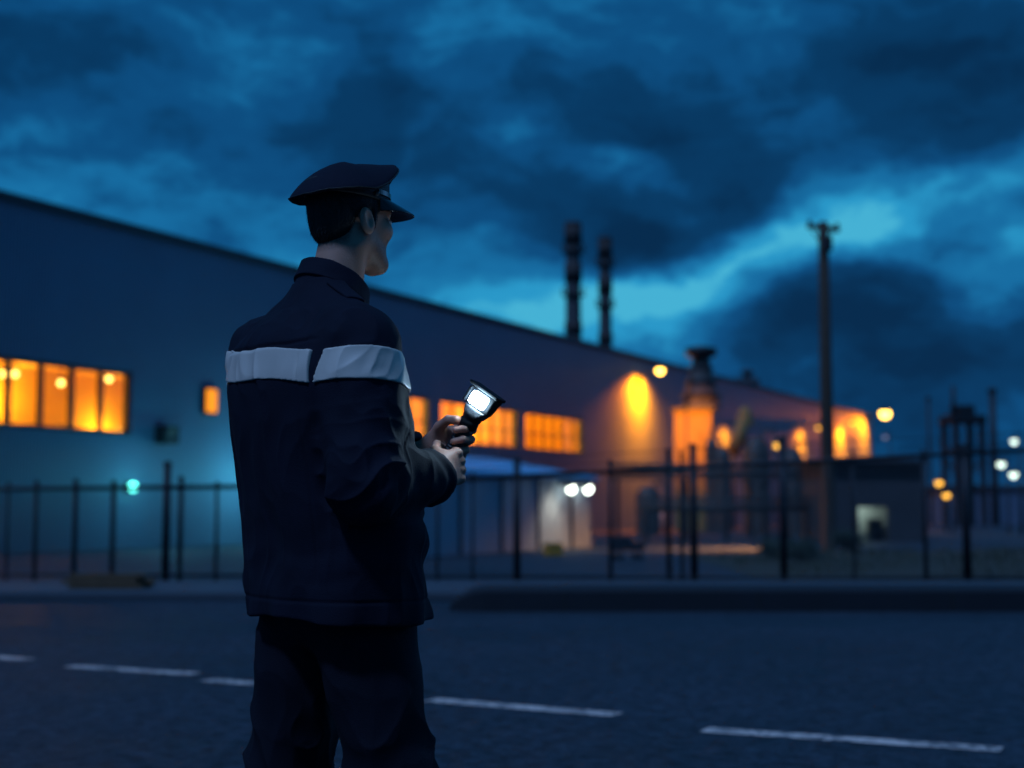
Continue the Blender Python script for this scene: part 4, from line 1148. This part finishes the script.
for k in range(19): hp += [(.0172, .008 + k * .0065), (.0160, .0095 + k * .0065), (.0160, .0125 + k * .0065), (.0172, .0140 + k * .0065)]
hp += [(.0172, .130), (.0165, .137)]
MB().lathe((0, 0, 0), hp, 28).build('handle', blk, fl)
MB().lathe((0, 0, 0), [(.0165, .136), (.0205, .140), (.0205, .152), (.0185, .155), (.0205, .158), (.0215, .166), (.019, .170)], 28).build('collar', blk2, fl)
MB().box((.006, -.018, .1), (.012, .006, .022), bev=.002).build('switch', blk2, fl)
# flared lamp head
def taper(z0, z1, a0, b0, a1, b1, y0=0., y1=0., bev=.004):
    bm = bmesh.new(); vs = []
    for z_, a_, b_, y_ in ((z0, a0, b0, y0), (z1, a1, b1, y1)):
        vs.append([bm.verts.new((sx * a_, y_ + sy * b_, z_)) for sx, sy in ((-1, -1), (1, -1), (1, 1), (-1, 1))])
    bm.faces.new(vs[0][::-1]); bm.faces.new(vs[1])
    for i in range(4): bm.faces.new((vs[0][i], vs[0][(i + 1) % 4], vs[1][(i + 1) % 4], vs[1][i]))
    bmesh.ops.bevel(bm, geom=list(bm.edges), offset=bev, segments=3, affect='EDGES', profile=.5)
    mb = MB(); bm.verts.index_update(); mb.add([v.co.copy() for v in bm.verts], [[v.index for v in f.verts] for f in bm.faces]); bm.free(); return mb
hd = taper(.164, .182, .019, .016, .028, .014, 0, -.002); hd.build('head_neck', blk, fl)
taper(.180, .222, .0285, .013, .0355, .0135, -.003, -.004).build('lamp_head', blk2, fl)
taper(.221, .229, .038, .019, .0395, .021, .001, .003, .003).build('hood', blk2, fl)
for sx in (-1, 1): MB().box((sx * .0318, .012, .201), (.006, .008, .034), rz=0, bev=.002).build('bezel', blk2, fl)
MB().box((0, .0140, .2005), (.0385, .021, .0290), bev=.0070).build('lens', emission('led lens', (.50, .78, 1.), 85.), fl)

# ================================================================== SKY
w = bpy.data.worlds.new('World'); sc.world = w; w.use_nodes = True
nt = w.node_tree; N = nt.nodes; L = nt.links; bg = N['Background']
SUN_EL, SUN_AZ = R(56), R(218)      # azimuth of the light, clockwise from +Y
tc = N.new('ShaderNodeTexCoord'); D0 = tc.outputs['Generated']
sky = N.new('ShaderNodeTexSky'); sky.sky_type = 'NISHITA'; sky.sun_disc = False; sky.sun_elevation = R(1.0); sky.sun_rotation = SUN_AZ
def vm(op, a, b=None):
    n = N.new('ShaderNodeVectorMath'); n.operation = op
    for i, x in enumerate((a, b)):
        if x is None: continue
        if hasattr(x, 'is_linked'): L.new(x, n.inputs[i])
        else: n.inputs[i].default_value = x
    return n
def ma(op, a, b=None, c=None):
    n = N.new('ShaderNodeMath'); n.operation = op
    for i, x in enumerate((a, b, c)):
        if x is None: continue
        if hasattr(x, 'is_linked'): L.new(x, n.inputs[i])
        else: n.inputs[i].default_value = x
    return n.outputs[0]
def ntex(vec, scale, detail, rough):
    n = N.new('ShaderNodeTexNoise'); n.inputs['Scale'].default_value = scale; n.inputs['Detail'].default_value = detail; n.inputs['Roughness'].default_value = rough
    L.new(vec, n.inputs['Vector']); return n
sq = vm('MULTIPLY', D0, (1, 1, 1.6)).outputs[0]             # clouds are wider than tall
w1 = ntex(sq, 7., 5, .6)
wv = vm('SCALE', vm('SUBTRACT', w1.outputs['Color'], (.5, .5, .5)).outputs[0]); wv.inputs['Scale'].default_value = .115
wsq = vm('ADD', sq, wv.outputs[0]).outputs[0]
def dirpx(px, py): d = ray(px, py).normalized(); return (d.x, d.y, d.z * 1.6)
# light breaks in the cloud deck (+) and dark banks (-): direction, size, amount
blobs = [(480, 315, 60, .30), (560, 322, 55, .34), (640, 314, 58, .56), (695, 290, 46, .56), (755, 258, 48, .52), (812, 236, 46, .46), (860, 212, 42, .30), (680, 215, 26, .42), (950, 195, 75, .28), (870, 150, 50, -.10), (905, 232, 30, .16),
         (1015, 212, 60, .28), (985, 275, 40, .30), (610, 162, 20, .40), (468, 72, 42, .22), (262, 55, 42, .22), (520, 40, 80, .16), (800, 85, 70, .12), (330, 10, 110, .12), (680, 20, 90, .10), (70, 120, 50, .12), (520, 140, 26, .18), (225, 100, 34, .12),
         (370, 240, 170, .07), (60, 260, 130, .05), (620, 262, 34, -.20), (655, 250, 46, -.55), (700, 240, 40, -.2), (745, 185, 55, -.30), (660, 100, 130, -.20), (140, 70, 130, -.12), (380, 90, 90, -.24), (965, 245, 34, -.34), (1000, 60, 110, -.22),
         (900, 345, 130, -.12), (800, 345, 70, -.14), (970, 120, 60, -.18), (870, 282, 40, -.26), (790, 295, 40, -.2), (1000, 310, 90, -.12)]
tot = None
for px, py, s, a in blobs:
    dd = N.new('ShaderNodeVectorMath'); dd.operation = 'DISTANCE'; L.new(wsq, dd.inputs[0]); dd.inputs[1].default_value = dirpx(px, py)
    q = ma('MULTIPLY', dd.outputs['Value'], FPX / (s * 1.45)); e = ma('POWER', 2.71828, ma('MULTIPLY', ma('MULTIPLY', q, q), -1.)); e = ma('MULTIPLY', e, a)
    tot = e if tot is None else ma('ADD', tot, e)
f1 = ntex(vm('MULTIPLY', wsq, (1, 1, 1.6)).outputs[0], 5.5, 9, .58)
f2 = ntex(vm('MULTIPLY', wsq, (1, 1, 1.4)).outputs[0], 13., 8, .6)
val = ma('ADD', tot, ma('MULTIPLY', ma('SUBTRACT', f1.outputs['Fac'], .5), 1.1)); val = ma('ADD', val, ma('MULTIPLY', ma('SUBTRACT', f2.outputs['Fac'], .5), .72)); val = ma('ADD', val, .425)
rp_ = N.new('ShaderNodeValToRGB'); L.new(val, rp_.inputs[0]); cr_ = rp_.color_ramp; cr_.interpolation = 'EASE'
stops = [(0., (.0014, .024, .076)), (.26, (.0020, .040, .122)), (.45, (.0035, .072, .21)), (.66, (.008, .150, .36)), (.90, (.022, .31, .58)), (1., (.06, .44, .66))]
cr_.elements[0].position = 0; cr_.elements[0].color = (*stops[0][1], 1); cr_.elements[1].position = 1; cr_.elements[1].color = (*stops[-1][1], 1)
for p_, c_ in stops[1:-1]: e = cr_.elements.new(p_); e.color = (*c_, 1)
# below the horizon: dark; overhead and behind: plain dusk
k10 = vm('SCALE', rp_.outputs[0]); k10.inputs['Scale'].default_value = 10.
sk = vm('SCALE', sky.outputs[0]); sk.inputs['Scale'].default_value = .008
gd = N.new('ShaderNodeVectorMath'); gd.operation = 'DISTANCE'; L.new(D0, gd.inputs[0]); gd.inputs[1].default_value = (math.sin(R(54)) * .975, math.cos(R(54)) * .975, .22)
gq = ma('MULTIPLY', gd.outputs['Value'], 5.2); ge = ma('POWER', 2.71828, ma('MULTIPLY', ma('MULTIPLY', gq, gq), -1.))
gl = N.new('ShaderNodeVectorMath'); gl.operation = 'SCALE'; gl.inputs[0].default_value = (2., 7., 16.); L.new(ge, gl.inputs['Scale'])      # unseen glow added low in the right-hand sky to rim-light the guard
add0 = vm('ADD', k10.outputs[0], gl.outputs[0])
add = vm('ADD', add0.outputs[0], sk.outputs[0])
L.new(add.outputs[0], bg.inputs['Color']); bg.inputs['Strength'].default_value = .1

sd = bpy.data.lights.new('sun', 'SUN'); sd.energy = 1.45; sd.angle = R(5); sd.color = (.30, .52, 1.)
so = bpy.data.objects.new('sun', sd); C.objects.link(so)
tosun = Vector((math.sin(SUN_AZ) * math.cos(SUN_EL), math.cos(SUN_AZ) * math.cos(SUN_EL), math.sin(SUN_EL)))
so.rotation_euler = tosun.to_track_quat('Z', 'Y').to_euler()

# ================================================================== CAMERA
cd = bpy.data.cameras.new('camera'); cam = bpy.data.objects.new('camera', cd); C.objects.link(cam); sc.camera = cam
cam.location = (0, 0, CAMH); cam.rotation_euler = (math.pi / 2 + PITCH, 0, 0)
cd.sensor_width = 36; cd.lens = FPX / 1024 * 36; cd.clip_end = 3000; cd.clip_start = .05
cd.dof.use_dof = True; cd.dof.focus_distance = 3.10; cd.dof.aperture_fstop = 2.3; cd.dof.aperture_blades = 0
sc.view_settings.view_transform = 'Standard'; sc.view_settings.look = 'None'; sc.view_settings.exposure = 0
sc.cycles.use_denoising = True; sc.cycles.denoiser = 'OPENIMAGEDENOISE'
sc.cycles.max_bounces = 6; sc.cycles.transparent_max_bounces = 12; sc.cycles.sample_clamp_indirect = 4; sc.cycles.caustics_reflective = False; sc.cycles.caustics_refractive = False
